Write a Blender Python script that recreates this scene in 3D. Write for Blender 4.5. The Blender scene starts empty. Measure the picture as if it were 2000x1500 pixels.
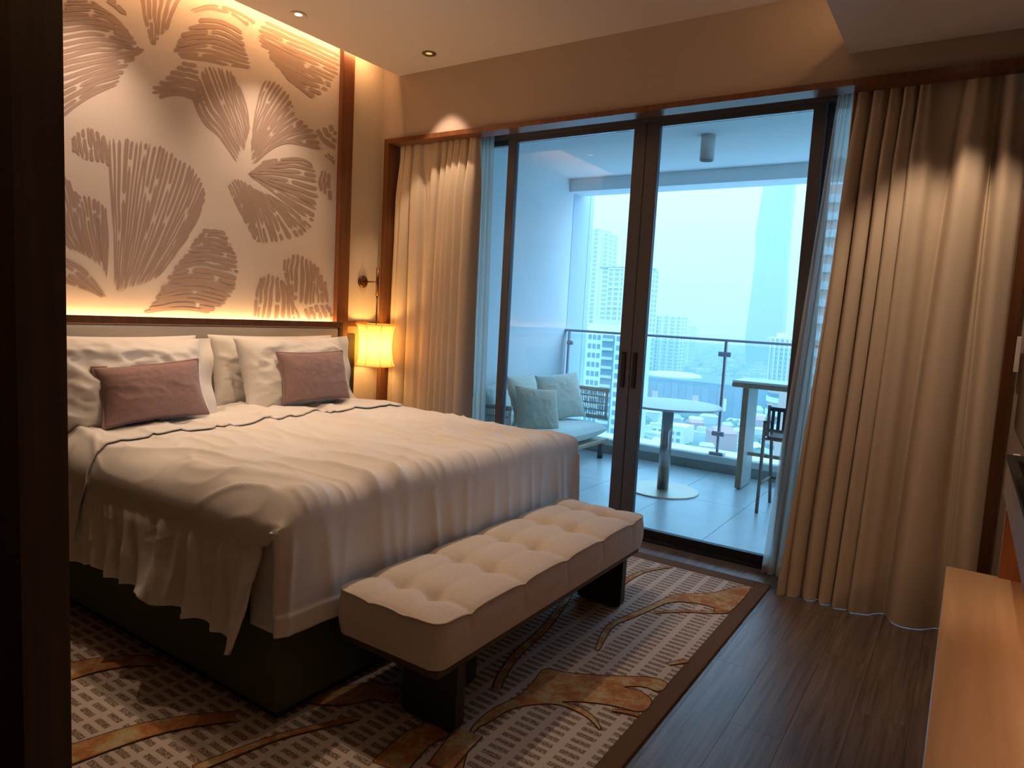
import bpy, bmesh, math, random
import numpy as np
from mathutils import Matrix, Vector

random.seed(7)
rng = np.random.default_rng(7)
S = bpy.context.scene
COL = S.collection

# ------------------------------------------------------------------ camera
CAM_H = 1.42
F_PX, YAW, PITCH, ROLL = 1344.977, -0.58389652, 0.10105554, 0.05323829
def _axes():
    ca, sa = math.cos(YAW), math.sin(YAW)
    fwd = np.array([math.cos(PITCH)*sa, math.cos(PITCH)*ca, -math.sin(PITCH)])
    right = np.array([ca, -sa, 0.0]); up = np.cross(right, fwd)
    cr, sr = math.cos(ROLL), math.sin(ROLL)
    return cr*right + sr*up, -sr*right + cr*up, fwd
RIGHT, UP, FWD = _axes()
CAM = np.array([0.0, 0.0, CAM_H])
cam_data = bpy.data.cameras.new('camera')
cam = bpy.data.objects.new('camera', cam_data); COL.objects.link(cam)
cam_data.sensor_width = 36.0; cam_data.lens = F_PX/2000*36.0; cam_data.clip_end = 8000; cam_data.clip_start = 0.02
m = Matrix.Identity(4)
for i in range(3):
    m[i][0], m[i][1], m[i][2], m[i][3] = RIGHT[i], UP[i], -FWD[i], CAM[i]
cam.matrix_world = m
S.camera = cam
def hit(px, py, axis, val):
    """real-world point on the plane axis=val that was surveyed at this photo pixel"""
    d = (px-1000)/F_PX*RIGHT - (py-750)/F_PX*UP + FWD
    return CAM + d*((val-CAM[axis])/d[axis])

# ------------------------------------------------------------------ exposure, world, big lights
S.view_settings.view_transform = 'Standard'
S.view_settings.look = 'None'
S.view_settings.exposure = 0.75
S.view_settings.gamma = 1.0
S.view_settings.use_curve_mapping = False
S.cycles.use_denoising = True
S.cycles.max_bounces = 7
S.cycles.diffuse_bounces = 3
S.cycles.volume_bounces = 0
S.cycles.use_adaptive_sampling = True
S.cycles.adaptive_threshold = 0.03
S.cycles.transparent_max_bounces = 16
S.cycles.sample_clamp_indirect = 4.0
S.cycles.caustics_reflective = False
S.cycles.caustics_refractive = False

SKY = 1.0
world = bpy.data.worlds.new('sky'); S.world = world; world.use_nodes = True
wn = world.node_tree; wn.nodes.clear()
w_out = wn.nodes.new('ShaderNodeOutputWorld'); w_bg = wn.nodes.new('ShaderNodeBackground')
w_tc = wn.nodes.new('ShaderNodeTexCoord'); w_sep = wn.nodes.new('ShaderNodeSeparateXYZ')
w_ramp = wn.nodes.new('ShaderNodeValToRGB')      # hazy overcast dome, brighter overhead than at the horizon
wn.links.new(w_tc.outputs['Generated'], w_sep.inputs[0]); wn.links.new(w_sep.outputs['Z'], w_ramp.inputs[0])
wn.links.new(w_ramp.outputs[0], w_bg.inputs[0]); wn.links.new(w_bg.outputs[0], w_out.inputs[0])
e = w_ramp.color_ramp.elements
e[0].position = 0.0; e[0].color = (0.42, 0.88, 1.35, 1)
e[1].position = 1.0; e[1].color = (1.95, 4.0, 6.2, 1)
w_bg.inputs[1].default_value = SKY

WARM = (1.0, 0.69, 0.45)
def area(name, loc, rot, sx, sy, power, color=WARM, spread=None):
    d = bpy.data.lights.new(name, 'AREA'); d.shape = 'RECTANGLE'; d.size = sx; d.size_y = sy
    d.energy = power; d.color = color
    if spread: d.spread = spread
    o = bpy.data.objects.new(name, d); COL.objects.link(o); o.location = loc; o.rotation_euler = rot
    return o
def point(name, loc, power, r=0.03, color=WARM):
    d = bpy.data.lights.new(name, 'POINT'); d.energy = power; d.shadow_soft_size = r; d.color = color
    o = bpy.data.objects.new(name, d); COL.objects.link(o); o.location = loc
    return o
def spot(name, loc, target, power, angle=70, blend=0.5, r=0.025, color=WARM):
    d = bpy.data.lights.new(name, 'SPOT'); d.energy = power; d.spot_size = math.radians(angle); d.spot_blend = blend
    d.shadow_soft_size = r; d.color = color
    o = bpy.data.objects.new(name, d); COL.objects.link(o); o.location = loc
    o.rotation_euler = (Vector(target)-Vector(loc)).to_track_quat('-Z', 'Y').to_euler()
    return o

XW = -3.83      # headboard wall
YF = 3.85       # room face of the window wall
YD = 4.16       # sliding door plane
XR = 0.42       # right wall
YN = -2.2       # wall behind the camera
ZC = 3.107      # ceiling
ZS = 2.79       # lower ceiling on the right
XS = -0.648     # its edge
# LED strips that the room hides in its coves
area('led_strip_headboard', (-3.795, 2.38, 1.262), (math.pi, 0, 0), 0.02, 2.02, 4.6, (1.0, 0.56, 0.22))
area('led_strip_ceiling_cove', (-3.69, 1.9, 3.20), (0, math.radians(62), 0), 0.03, 3.6, 9, (1.0, 0.50, 0.20))
area('led_strip_soffit_cove', (-0.60, 0.9, 2.90), (0, math.radians(125), 0), 0.03, 5.6, 5, (1.0, 0.55, 0.24))
area('led_strip_console', (0.36, 1.6, 0.765), (0, 0, 0), 0.03, 3.2, 2.0, (1.0, 0.56, 0.28))

# ------------------------------------------------------------------ materials
def new_mat(name):
    mt = bpy.data.materials.new(name); mt.use_nodes = True
    nt = mt.node_tree; b = nt.nodes['Principled BSDF']
    return mt, nt, b
def N(nt, t, **kw):
    n = nt.nodes.new(t)
    for k, v in kw.items(): setattr(n, k, v)
    return n
def L(nt, a, b): nt.links.new(a, b)
def pmat(name, col, rough=0.6, metal=0.0, bump=0.0, bscale=200.0, vary=0.0, vscale=3.0, sheen=0.0, stretch=None, trans=0.0, spec=0.5):
    mt, nt, b = new_mat(name)
    b.inputs['Base Color'].default_value = (*col, 1); b.inputs['Roughness'].default_value = rough
    b.inputs['Metallic'].default_value = metal
    b.inputs['Specular IOR Level'].default_value = spec
    if sheen: b.inputs['Sheen Weight'].default_value = sheen
    if bump or vary:
        tc = N(nt, 'ShaderNodeTexCoord'); mp = N(nt, 'ShaderNodeMapping'); L(nt, tc.outputs['Object'], mp.inputs[0])
        if stretch: mp.inputs['Scale'].default_value = stretch
    if bump:
        nz = N(nt, 'ShaderNodeTexNoise'); nz.inputs['Scale'].default_value = bscale; nz.inputs['Detail'].default_value = 3
        L(nt, mp.outputs[0], nz.inputs['Vector'])
        bp = N(nt, 'ShaderNodeBump'); bp.inputs['Strength'].default_value = bump; bp.inputs['Distance'].default_value = 0.002
        L(nt, nz.outputs['Fac'], bp.inputs['Height']); L(nt, bp.outputs[0], b.inputs['Normal'])
    if vary:
        nv = N(nt, 'ShaderNodeTexNoise'); nv.inputs['Scale'].default_value = vscale; nv.inputs['Detail'].default_value = 4
        L(nt, mp.outputs[0], nv.inputs['Vector'])
        hs = N(nt, 'ShaderNodeHueSaturation'); hs.inputs['Color'].default_value = (*col, 1)
        mr = N(nt, 'ShaderNodeMapRange'); mr.inputs['From Min'].default_value = .3; mr.inputs['From Max'].default_value = .7
        mr.inputs['To Min'].default_value = 1-vary; mr.inputs['To Max'].default_value = 1+vary
        L(nt, nv.outputs['Fac'], mr.inputs['Value']); L(nt, mr.outputs[0], hs.inputs['Value']); L(nt, hs.outputs[0], b.inputs['Base Color'])
    return mt
def wood(name, c1, c2, scale=(60, 2, 60), rough=0.4, bump=0.15, rnd=0.0):
    mt, nt, b = new_mat(name)
    tc = N(nt, 'ShaderNodeTexCoord'); mp = N(nt, 'ShaderNodeMapping'); mp.inputs['Scale'].default_value = scale
    L(nt, tc.outputs['Object'], mp.inputs[0])
    if rnd:
        oi = N(nt, 'ShaderNodeObjectInfo'); vm = N(nt, 'ShaderNodeVectorMath', operation='SCALE'); vm.inputs[0].default_value = (37, 91, 53)
        L(nt, oi.outputs['Random'], vm.inputs['Scale']); L(nt, vm.outputs[0], mp.inputs['Location'])
    nz = N(nt, 'ShaderNodeTexNoise'); nz.inputs['Scale'].default_value = 1.0; nz.inputs['Detail'].default_value = 6; nz.inputs['Roughness'].default_value = .62
    nz.inputs['Distortion'].default_value = 0.6
    L(nt, mp.outputs[0], nz.inputs['Vector'])
    rp = N(nt, 'ShaderNodeValToRGB'); rp.color_ramp.elements[0].position = .36; rp.color_ramp.elements[1].position = .66
    rp.color_ramp.elements[0].color = (*c1, 1); rp.color_ramp.elements[1].color = (*c2, 1)
    L(nt, nz.outputs['Fac'], rp.inputs[0])
    if rnd:
        hs = N(nt, 'ShaderNodeHueSaturation'); mr = N(nt, 'ShaderNodeMapRange')
        mr.inputs['To Min'].default_value = 1-rnd; mr.inputs['To Max'].default_value = 1+rnd
        L(nt, oi.outputs['Random'], mr.inputs['Value']); L(nt, mr.outputs[0], hs.inputs['Value']); L(nt, rp.outputs[0], hs.inputs['Color'])
        L(nt, hs.outputs[0], b.inputs['Base Color'])
    else:
        L(nt, rp.outputs[0], b.inputs['Base Color'])
    b.inputs['Roughness'].default_value = rough
    bp = N(nt, 'ShaderNodeBump'); bp.inputs['Strength'].default_value = bump; bp.inputs['Distance'].default_value = 0.001
    L(nt, nz.outputs['Fac'], bp.inputs['Height']); L(nt, bp.outputs[0], b.inputs['Normal'])
    return mt
def glass_mat(name, tint=(0.96, 0.99, 1.0), ior=1.45, k=1.0):
    mt = bpy.data.materials.new(name); mt.use_nodes = True; nt = mt.node_tree; nt.nodes.clear()
    o = N(nt, 'ShaderNodeOutputMaterial'); t = N(nt, 'ShaderNodeBsdfTransparent'); g = N(nt, 'ShaderNodeBsdfGlossy')
    t.inputs[0].default_value = (*tint, 1); g.inputs['Roughness'].default_value = 0.0
    fr = N(nt, 'ShaderNodeFresnel'); fr.inputs[0].default_value = ior
    mu = N(nt, 'ShaderNodeMath', operation='MULTIPLY'); mu.inputs[1].default_value = k; L(nt, fr.outputs[0], mu.inputs[0])
    mx = N(nt, 'ShaderNodeMixShader'); L(nt, mu.outputs[0], mx.inputs[0]); L(nt, t.outputs[0], mx.inputs[1]); L(nt, g.outputs[0], mx.inputs[2])
    L(nt, mx.outputs[0], o.inputs[0])
    return mt
def cloth_trans(name, col, trans, rough=0.9, see=0.0, weave=900.0):
    """woven cloth: diffuse + translucent (+ see-through for voile)"""
    mt = bpy.data.materials.new(name); mt.use_nodes = True; nt = mt.node_tree; nt.nodes.clear()
    o = N(nt, 'ShaderNodeOutputMaterial'); d = N(nt, 'ShaderNodeBsdfDiffuse'); t = N(nt, 'ShaderNodeBsdfTranslucent')
    d.inputs[0].default_value = (*col, 1); t.inputs[0].default_value = (*col, 1)
    tc = N(nt, 'ShaderNodeTexCoord'); nz = N(nt, 'ShaderNodeTexNoise'); nz.inputs['Scale'].default_value = weave
    L(nt, tc.outputs['Object'], nz.inputs['Vector'])
    bp = N(nt, 'ShaderNodeBump'); bp.inputs['Strength'].default_value = .15; bp.inputs['Distance'].default_value = .001
    L(nt, nz.outputs['Fac'], bp.inputs['Height']); L(nt, bp.outputs[0], d.inputs['Normal'])
    mx = N(nt, 'ShaderNodeMixShader'); mx.inputs[0].default_value = trans
    L(nt, d.outputs[0], mx.inputs[1]); L(nt, t.outputs[0], mx.inputs[2])
    if see:
        tr = N(nt, 'ShaderNodeBsdfTransparent'); m2 = N(nt, 'ShaderNodeMixShader'); m2.inputs[0].default_value = see
        L(nt, mx.outputs[0], m2.inputs[1]); L(nt, tr.outputs[0], m2.inputs[2]); L(nt, m2.outputs[0], o.inputs[0])
    else:
        L(nt, mx.outputs[0], o.inputs[0])
    return mt
def emit_mat(name, col, s):
    mt = bpy.data.materials.new(name); mt.use_nodes = True; nt = mt.node_tree; nt.nodes.clear()
    o = N(nt, 'ShaderNodeOutputMaterial'); e = N(nt, 'ShaderNodeEmission'); e.inputs[0].default_value = (*col, 1); e.inputs[1].default_value = s
    L(nt, e.outputs[0], o.inputs[0]); return mt

M = {}
M['wall'] = pmat('wall_paint', (.46, .375, .315), .85, bump=.08, bscale=350)
M['wallcover'] = pmat('wallcovering', (.66, .57, .46), .8, bump=.15, bscale=500, stretch=(1, 1, .2))
M['ceiling'] = pmat('ceiling_paint', (.74, .70, .71), .9)
M['art'] = pmat('mural_ground', (.70, .62, .575), .75, bump=.1, bscale=400, vary=.03, vscale=2)
M['print'] = pmat('mural_print', (.40, .29, .25), .75, bump=.1, bscale=400)
M['trimwood'] = wood('trim_wood', (.13, .045, .016), (.20, .075, .026), (40, 40, 1.2), .3)
M['darkwood'] = wood('dark_wood', (.085, .032, .012), (.15, .06, .022), (50, 50, 1.5), .35)
M['orangewood'] = wood('red_brown_wood', (.26, .085, .025), (.38, .14, .045), (40, 40, 1.2), .3)
M['partition'] = wood('partition_wood', (.05, .029, .012), (.085, .05, .021), (40, 40, .9), .5)
M['floor'] = wood('floor_wood', (.085, .062, .054), (.185, .145, .128), (55, 2.2, 1), .40, .25, rnd=.12)
M['maple'] = wood('maple_wood', (.50, .33, .19), (.62, .43, .27), (14, .9, 14), .38, .05)
M['white_linen'] = pmat('white_cotton', (.83, .80, .77), .9, bump=.12, bscale=160, sheen=.1)
M['pillowcase'] = pmat('pillowcase_cotton', (.84, .81, .77), .9, bump=.1, bscale=120, sheen=.1)
M['mauve'] = pmat('mauve_fabric', (.34, .215, .205), .95, bump=.35, bscale=700, vary=.08, vscale=60, sheen=.2)
M['headfab'] = pmat('headboard_fabric', (.47, .43, .38), .9, bump=.3, bscale=300, vary=.08, vscale=25, stretch=(1, .12, 1))
M['green'] = pmat('dark_green_upholstery', (.066, .074, .030), .8, bump=.2, bscale=500)
M['black'] = pmat('black_plinth', (.012, .011, .010), .6)
M['benchfab'] = pmat('bench_fabric', (.72, .64, .55), .95, bump=.45, bscale=420, vary=.05, vscale=90, sheen=.15, stretch=(1, 1, .3))
M['piping'] = pmat('bench_piping', (.62, .53, .43), .9)
M['benchwood'] = wood('bench_wood', (.045, .026, .016), (.085, .05, .03), (30, 30, 2), .4)
M['blackwood'] = wood('bench_leg_wood', (.014, .012, .011), (.03, .026, .022), (40, 40, 2), .45)
M['drape'] = cloth_trans('drape_cloth', (.68, .57, .45), .03, weave=700)
M['drape_left'] = M['drape']
M['sheer'] = cloth_trans('sheer_voile', (.97, .95, .88), .72, see=.24)
M['frame'] = pmat('bronze_aluminium', (.135, .130, .145), .45, metal=.2)
M['gasket'] = pmat('black_gasket', (.012, .012, .014), .5)
M['glass'] = glass_mat('door_glass', (.93, .985, 1.0), 1.45, 1.0)
M['railglass'] = glass_mat('balustrade_glass', (.86, .96, .97), 1.4, .8)
M['steel'] = pmat('brushed_steel', (.42, .42, .46), .35, metal=.9)
M['railmetal'] = pmat('rail_metal', (.40, .40, .48), .45, metal=.2)
M['brass'] = pmat('bronze_metal', (.20, .095, .045), .35, metal=.85)
M['shade'] = cloth_trans('lampshade_cloth', (.95, .72, .36), .62, weave=300)
M['shaderib'] = pmat('lampshade_rib', (.35, .20, .07), .8)
M['bulb'] = emit_mat('bulb_glow', (1, .62, .22), 30)
M['dl_ring'] = pmat('downlight_ring', (.75, .70, .62), .4)
M['dl_lens'] = emit_mat('downlight_lens', (1, .80, .50), 5)
M['dl_gold'] = emit_mat('gold_lens', (1, .72, .30), .45)
M['dl_dark'] = pmat('downlight_baffle', (.25, .17, .05), .4, metal=.5)
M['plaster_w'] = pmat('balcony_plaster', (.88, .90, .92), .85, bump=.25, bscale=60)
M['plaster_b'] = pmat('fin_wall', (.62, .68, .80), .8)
M['balceil'] = pmat('balcony_ceiling_paint', (.86, .88, .88), .9)
M['tile'] = pmat('balcony_tile', (.68, .70, .73), .3, vary=.06, vscale=4, bump=.05, bscale=80)
M['grout'] = pmat('grout', (.20, .21, .22), .9)
M['curb'] = pmat('kerb_stone', (.70, .72, .68), .7)
M['kerbface'] = pmat('kerb_face_tile', (.30, .30, .28), .6, vary=.1, vscale=6)
M['rope'] = pmat('sofa_rope', (.44, .40, .36), .9, bump=.5, bscale=300)
M['sofacush'] = pmat('outdoor_cushion', (.70, .70, .64), .95, bump=.2, bscale=400, sheen=.1)
M['sofapil1'] = pmat('cream_outdoor_fabric', (.68, .65, .55), .95, bump=.25, bscale=350)
M['sofapil2'] = pmat('oatmeal_outdoor_fabric', (.52, .46, .36), .95, bump=.5, bscale=220, vary=.18, vscale=180)
M['teak'] = wood('teak', (.32, .20, .12), (.46, .31, .20), (30, 30, 2), .5)
M['chairmetal'] = pmat('bronze_chair_frame', (.24, .17, .14), .4, metal=.4)
M['chairslat'] = pmat('charcoal_slats', (.05, .045, .05), .6)
M['tabletop'] = pmat('pale_table_top', (.70, .74, .76), .3)
M['tablecol'] = pmat('table_column_metal', (.38, .33, .32), .25, metal=.95)
M['tablebase'] = pmat('table_base_metal', (.62, .47, .37), .38, metal=.6)
M['countertop'] = pmat('white_counter_top', (.82, .85, .84), .3)
M['counterleg'] = pmat('counter_leg_face', (.62, .60, .57), .45)
M['white'] = pmat('white_plastic', (.72, .70, .66), .5)
M['grey'] = pmat('grey_lacquer', (.42, .40, .44), .45)
M['darktop'] = pmat('dark_shelf_top', (.010, .010, .006), .7)
M['tvscreen'] = pmat('tv_screen', (.02, .016, .014), .12)
M['tvbezel'] = pmat('tv_bezel', (.015, .015, .016), .35)
M['switch'] = pmat('black_switch_panel', (.014, .010, .005), .5)
M['rugborder'] = pmat('rug_border', (.12, .066, .032), 1.0, bump=.8, bscale=500, vary=.2, vscale=150)
M['rugline'] = pmat('rug_carved_line', (.07, .03, .012), 1.0)

def rug_field():
    mt, nt, b = new_mat('rug_field')
    geo = N(nt, 'ShaderNodeNewGeometry'); sep = N(nt, 'ShaderNodeSeparateXYZ'); L(nt, geo.outputs['Position'], sep.inputs[0])
    def mth(op, a, c=None, c2=None):
        n = N(nt, 'ShaderNodeMath', operation=op)
        for i, v in enumerate((a, c, c2)):
            if v is None: continue
            if isinstance(v, (int, float)): n.inputs[i].default_value = v
            else: L(nt, v, n.inputs[i])
        return n.outputs[0]
    px, py = 0.10, 0.039
    fx = mth('FRACT', mth('MULTIPLY', sep.outputs['X'], 1/px)); fy = mth('FRACT', mth('MULTIPLY', sep.outputs['Y'], 1/py))
    inx = mth('MULTIPLY', mth('GREATER_THAN', fx, .14), mth('LESS_THAN', fx, .86))
    iny = mth('MULTIPLY', mth('GREATER_THAN', fy, .22), mth('LESS_THAN', fy, .78))
    dash = mth('MULTIPLY', inx, iny)
    nz = N(nt, 'ShaderNodeTexNoise'); nz.inputs['Scale'].default_value = 170; nz.inputs['Detail'].default_value = 2
    L(nt, geo.outputs['Position'], nz.inputs['Vector'])
    sp = N(nt, 'ShaderNodeMapRange'); sp.inputs['From Min'].default_value = .38; sp.inputs['From Max'].default_value = .55
    L(nt, nz.outputs['Fac'], sp.inputs['Value'])
    fac = mth('MULTIPLY', dash, mth('ADD', mth('MULTIPLY', sp.outputs[0], .6), .35))
    mx = N(nt, 'ShaderNodeMix', data_type='RGBA'); L(nt, fac, mx.inputs['Factor'])
    mx.inputs['A'].default_value = (.55, .48, .43, 1); mx.inputs['B'].default_value = (.145, .095, .06, 1)
    L(nt, mx.outputs['Result'], b.inputs['Base Color']); b.inputs['Roughness'].default_value = 1
    n2 = N(nt, 'ShaderNodeTexNoise'); n2.inputs['Scale'].default_value = 600; L(nt, geo.outputs['Position'], n2.inputs['Vector'])
    bp = N(nt, 'ShaderNodeBump'); bp.inputs['Strength'].default_value = .6; bp.inputs['Distance'].default_value = .002
    L(nt, n2.outputs['Fac'], bp.inputs['Height']); L(nt, bp.outputs[0], b.inputs['Normal'])
    return mt
M['rug'] = rug_field()
def rug_motif():
    mt, nt, b = new_mat('rug_motif')
    geo = N(nt, 'ShaderNodeNewGeometry')
    nz = N(nt, 'ShaderNodeTexNoise'); nz.inputs['Scale'].default_value = 13; nz.inputs['Detail'].default_value = 8; nz.inputs['Roughness'].default_value = .75
    L(nt, geo.outputs['Position'], nz.inputs['Vector'])
    rp = N(nt, 'ShaderNodeValToRGB'); cr = rp.color_ramp
    cr.elements[0].position = .43; cr.elements[0].color = (.36, .14, .05, 1)
    cr.elements[1].position = .60; cr.elements[1].color = (.46, .40, .22, 1)
    el = cr.elements.new(.5); el.color = (.43, .22, .08, 1)
    L(nt, nz.outputs['Fac'], rp.inputs[0]); L(nt, rp.outputs[0], b.inputs['Base Color']); b.inputs['Roughness'].default_value = 1
    n2 = N(nt, 'ShaderNodeTexNoise'); n2.inputs['Scale'].default_value = 500; L(nt, geo.outputs['Position'], n2.inputs['Vector'])
    bp = N(nt, 'ShaderNodeBump'); bp.inputs['Strength'].default_value = .6; bp.inputs['Distance'].default_value = .002
    L(nt, n2.outputs['Fac'], bp.inputs['Height']); L(nt, bp.outputs[0], b.inputs['Normal'])
    return mt
M['rugmotif'] = rug_motif()

# ------------------------------------------------------------------ mesh helpers
def wloc(o):
    v = Vector((0, 0, 0))
    while o is not None: v += o.location; o = o.parent
    return v
def link_mesh(name, verts, faces, mat, parent=None, smooth=False):
    v = np.asarray(verts, float).reshape(-1, 3)
    me = bpy.data.meshes.new(name)
    if parent is None:
        lo, hi = v.min(0), v.max(0); org = np.array([(lo[0]+hi[0])/2, (lo[1]+hi[1])/2, lo[2]])
        loc = org
    else:
        org = np.array(wloc(parent)); loc = np.zeros(3)
        c = v.mean(0) - org; loc = c; org = org + c
    me.from_pydata([tuple(p) for p in (v-org)], [], [tuple(f) for f in faces]); me.update()
    if smooth:
        me.polygons.foreach_set('use_smooth', [True]*len(me.polygons))
    if mat is not None: me.materials.append(mat if not isinstance(mat, str) else M[mat])
    o = bpy.data.objects.new(name, me); COL.objects.link(o); o.location = loc
    if parent is not None: o.parent = parent
    return o
def from_bm(name, bm, mat, parent=None, smooth=False):
    bm.verts.index_update(); bmesh.ops.recalc_face_normals(bm, faces=bm.faces)
    v = [tuple(x.co) for x in bm.verts]; f = [[q.index for q in fc.verts] for fc in bm.faces]
    bm.free()
    return link_mesh(name, v, f, mat, parent, smooth)
def bm_box(bm, x0, x1, y0, y1, z0, z1, bevel=0.0, seg=1):
    r = bmesh.ops.create_cube(bm, size=1.0)
    vs = r['verts']
    bmesh.ops.scale(bm, vec=(x1-x0, y1-y0, z1-z0), verts=vs)
    bmesh.ops.translate(bm, vec=((x0+x1)/2, (y0+y1)/2, (z0+z1)/2), verts=vs)
    if bevel:
        es = list({e for v in vs for e in v.link_edges})
        bmesh.ops.bevel(bm, geom=es, offset=bevel, segments=seg, affect='EDGES', profile=.5)
def box(name, x0, x1, y0, y1, z0, z1, mat, parent=None, bevel=0.0, seg=1):
    bm = bmesh.new(); bm_box(bm, x0, x1, y0, y1, z0, z1, bevel, seg)
    return from_bm(name, bm, mat, parent, smooth=False if seg < 3 else True)
def bm_tube(bm, pts, r, n=8, closed=False):
    pts = [np.asarray(p, float) for p in pts]; rs = r if hasattr(r, '__len__') else [r]*len(pts)
    rings = []; K = len(pts); prev = None
    for i in range(K):
        a = pts[(i-1) % K] if (i > 0 or closed) else pts[i]; b = pts[(i+1) % K] if (i < K-1 or closed) else pts[i]
        t = b-a; t = t/(np.linalg.norm(t)+1e-12)
        if prev is None:
            u = np.cross(t, [0, 0, 1.0]); u = u if np.linalg.norm(u) > 1e-3 else np.cross(t, [0, 1.0, 0])
        else: u = prev - t*np.dot(prev, t)
        u /= np.linalg.norm(u); w = np.cross(t, u); prev = u
        rings.append([bm.verts.new(tuple(pts[i] + rs[i]*(math.cos(2*math.pi*k/n)*u + math.sin(2*math.pi*k/n)*w))) for k in range(n)])
    for i in range(K if closed else K-1):
        A, B = rings[i], rings[(i+1) % K]
        for k in range(n): bm.faces.new((A[k], A[(k+1) % n], B[(k+1) % n], B[k]))
    if not closed:
        bm.faces.new(rings[0][::-1]); bm.faces.new(rings[-1])
def tube(name, pts, r, mat, parent=None, n=10, closed=False):
    bm = bmesh.new(); bm_tube(bm, pts, r, n, closed)
    return from_bm(name, bm, mat, parent, True)
def lathe(name, prof, c, mat, parent=None, n=32, axis='z', cap=True, smooth=True):
    vs, fs = [], []
    for (r, h) in prof:
        for k in range(n):
            a = 2*math.pi*k/n; p = (r*math.cos(a), r*math.sin(a), h)
            if axis == 'x': p = (h, p[0], p[1])
            if axis == 'y': p = (p[0], h, p[1])
            vs.append((c[0]+p[0], c[1]+p[1], c[2]+p[2]))
    for i in range(len(prof)-1):
        for k in range(n): fs.append((i*n+k, i*n+(k+1) % n, (i+1)*n+(k+1) % n, (i+1)*n+k))
    if cap:
        fs.append(tuple(range(n))[::-1]); fs.append(tuple((len(prof)-1)*n+k for k in range(n)))
    o = link_mesh(name, vs, fs, mat, parent, smooth)
    if smooth:
        for p in o.data.polygons:
            if len(p.vertices) > 4: p.use_smooth = False
    return o
def grid(name, P, mat, parent=None, smooth=True, flip=False):
    """P: (n,m,3) array"""
    n, mm = P.shape[:2]
    fs = []
    for i in range(n-1):
        for j in range(mm-1):
            q = (i*mm+j, i*mm+j+1, (i+1)*mm+j+1, (i+1)*mm+j)
            fs.append(q[::-1] if flip else q)
    return link_mesh(name, P.reshape(-1, 3), fs, mat, parent, smooth)
def thing(name, label, cat, loc, group=None):
    o = bpy.data.objects.new(name, None); COL.objects.link(o); o.location = loc; o.empty_display_size = .05
    o['label'] = label; o['category'] = cat
    if group: o['group'] = group
    return o
def tag(o, label, cat, group=None):
    o['label'] = label; o['category'] = cat
    if group: o['group'] = group
    return o
def struct(o): o['kind'] = 'structure'; return o
def s_empty(name, loc):
    o = bpy.data.objects.new(name, None); COL.objects.link(o); o.location = loc; o.empty_display_size = .05
    return struct(o)
def copy_child(src, loc, parent):
    c = src.copy(); COL.objects.link(c); c.parent = parent; c.location = loc; return c
# value noise
_T = rng.random((256, 256))
def vnoise(x, y, seed=0):
    x = np.asarray(x, float)+seed*17.3; y = np.asarray(y, float)+seed*9.7
    xi = np.floor(x).astype(int); yi = np.floor(y).astype(int); fx = x-xi; fy = y-yi
    fx = fx*fx*fx*(fx*(fx*6-15)+10); fy = fy*fy*fy*(fy*(fy*6-15)+10)
    t = lambda a, b: _T[a % 256, b % 256]
    return (t(xi, yi)*(1-fx)+t(xi+1, yi)*fx)*(1-fy)+(t(xi, yi+1)*(1-fx)+t(xi+1, yi+1)*fx)*fy
def ridge(x, y, seed=0): return 1-np.abs(2*vnoise(x, y, seed)-1)
def sstep(a, b, x):
    t = np.clip((x-a)/(b-a), 0, 1); return t*t*(3-2*t)

# ================================================================== STRUCTURE
# --- floor of planks
fl = s_empty('floor', (-1.7, 1.0, -0.02))
box('subfloor', XW-.1, XR+.1, YN, YD+.02, -.06, -.006, 'black', fl)
pw, pl = .18, 1.25
for i in range(int((XR+.05-(XW))/pw)+1):
    x0 = XW + i*pw
    off = (i*0.437) % pl
    y = YN - off
    while y < YD-.07:
        a, b = max(y, YN), min(y+pl, YD-.05)
        if b-a > .05:
            box('plank', x0+.0006, min(x0+pw, XR+.06)-.0006, a+.0006, b-.0006, -.006, 0, 'floor', fl)
        y += pl
# --- walls
wl = s_empty('wall_left', (XW, 1.0, 0))
box('wall_body', XW-.12, XW, YN, YF, 0, 3.55, 'wallcover', wl)
wb = s_empty('wall_back', (-1.7, YF, 0))
XJ = -3.778
box('wall_upper', XW-.12, XR+.15, YF, YF+.09, 2.655, 3.55, 'wall', wb)
box('wall_pier', XW-.12, XJ-.0005, YF, YD-.04, 0, 2.6545, 'wall', wb)
box('wall_pier', .1655, XR+.15, YF, YD-.04, 0, 2.6545, 'wall', wb)
box('curtain_pocket', XJ, .16, YF+.09, YD+.10, 2.74, 2.9, 'balceil', wb)
box('wall_over_door', XW-.1, XR+.15, YD-.03, YD+.10, 2.705, 3.3, 'balceil', wb)
struct(box('wall_right', XR, XR+.12, YN, YF, 0, 3.3, 'wall'))
struct(box('wall_front', XW-.12, XR+.12, YN-.12, YN, 0, 3.3, 'wall'))
# --- ceilings
ce = s_empty('ceiling', (-2.2, 1.0, ZC))
box('main_ceiling', -3.665, -0.30, YN, YF, ZC, ZC+.05, 'ceiling', ce)
box('cove_lip', -3.675, -3.655, YN, YF, ZC, ZC+.10, 'ceiling', ce)
box('cove_top', XW-.02, -3.4, YN, YF, 3.40, 3.45, 'ceiling', ce)
box('cove_back', -3.42, -3.40, YN, YF, ZC+.05, 3.42, 'ceiling', ce)
so = s_empty('ceiling_soffit', (-.1, 1.0, ZS))
box('soffit_board', XS, XR+.05, YN, YF, ZS, ZS+.04, 'ceiling', so)
box('soffit_lip', XS, XS+.02, YN, YF, ZS, ZS+.075, 'ceiling', so)
box('soffit_riser', -.30, -.27, YN, YF, ZS+.041, ZC+.05, 'ceiling', so)
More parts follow.
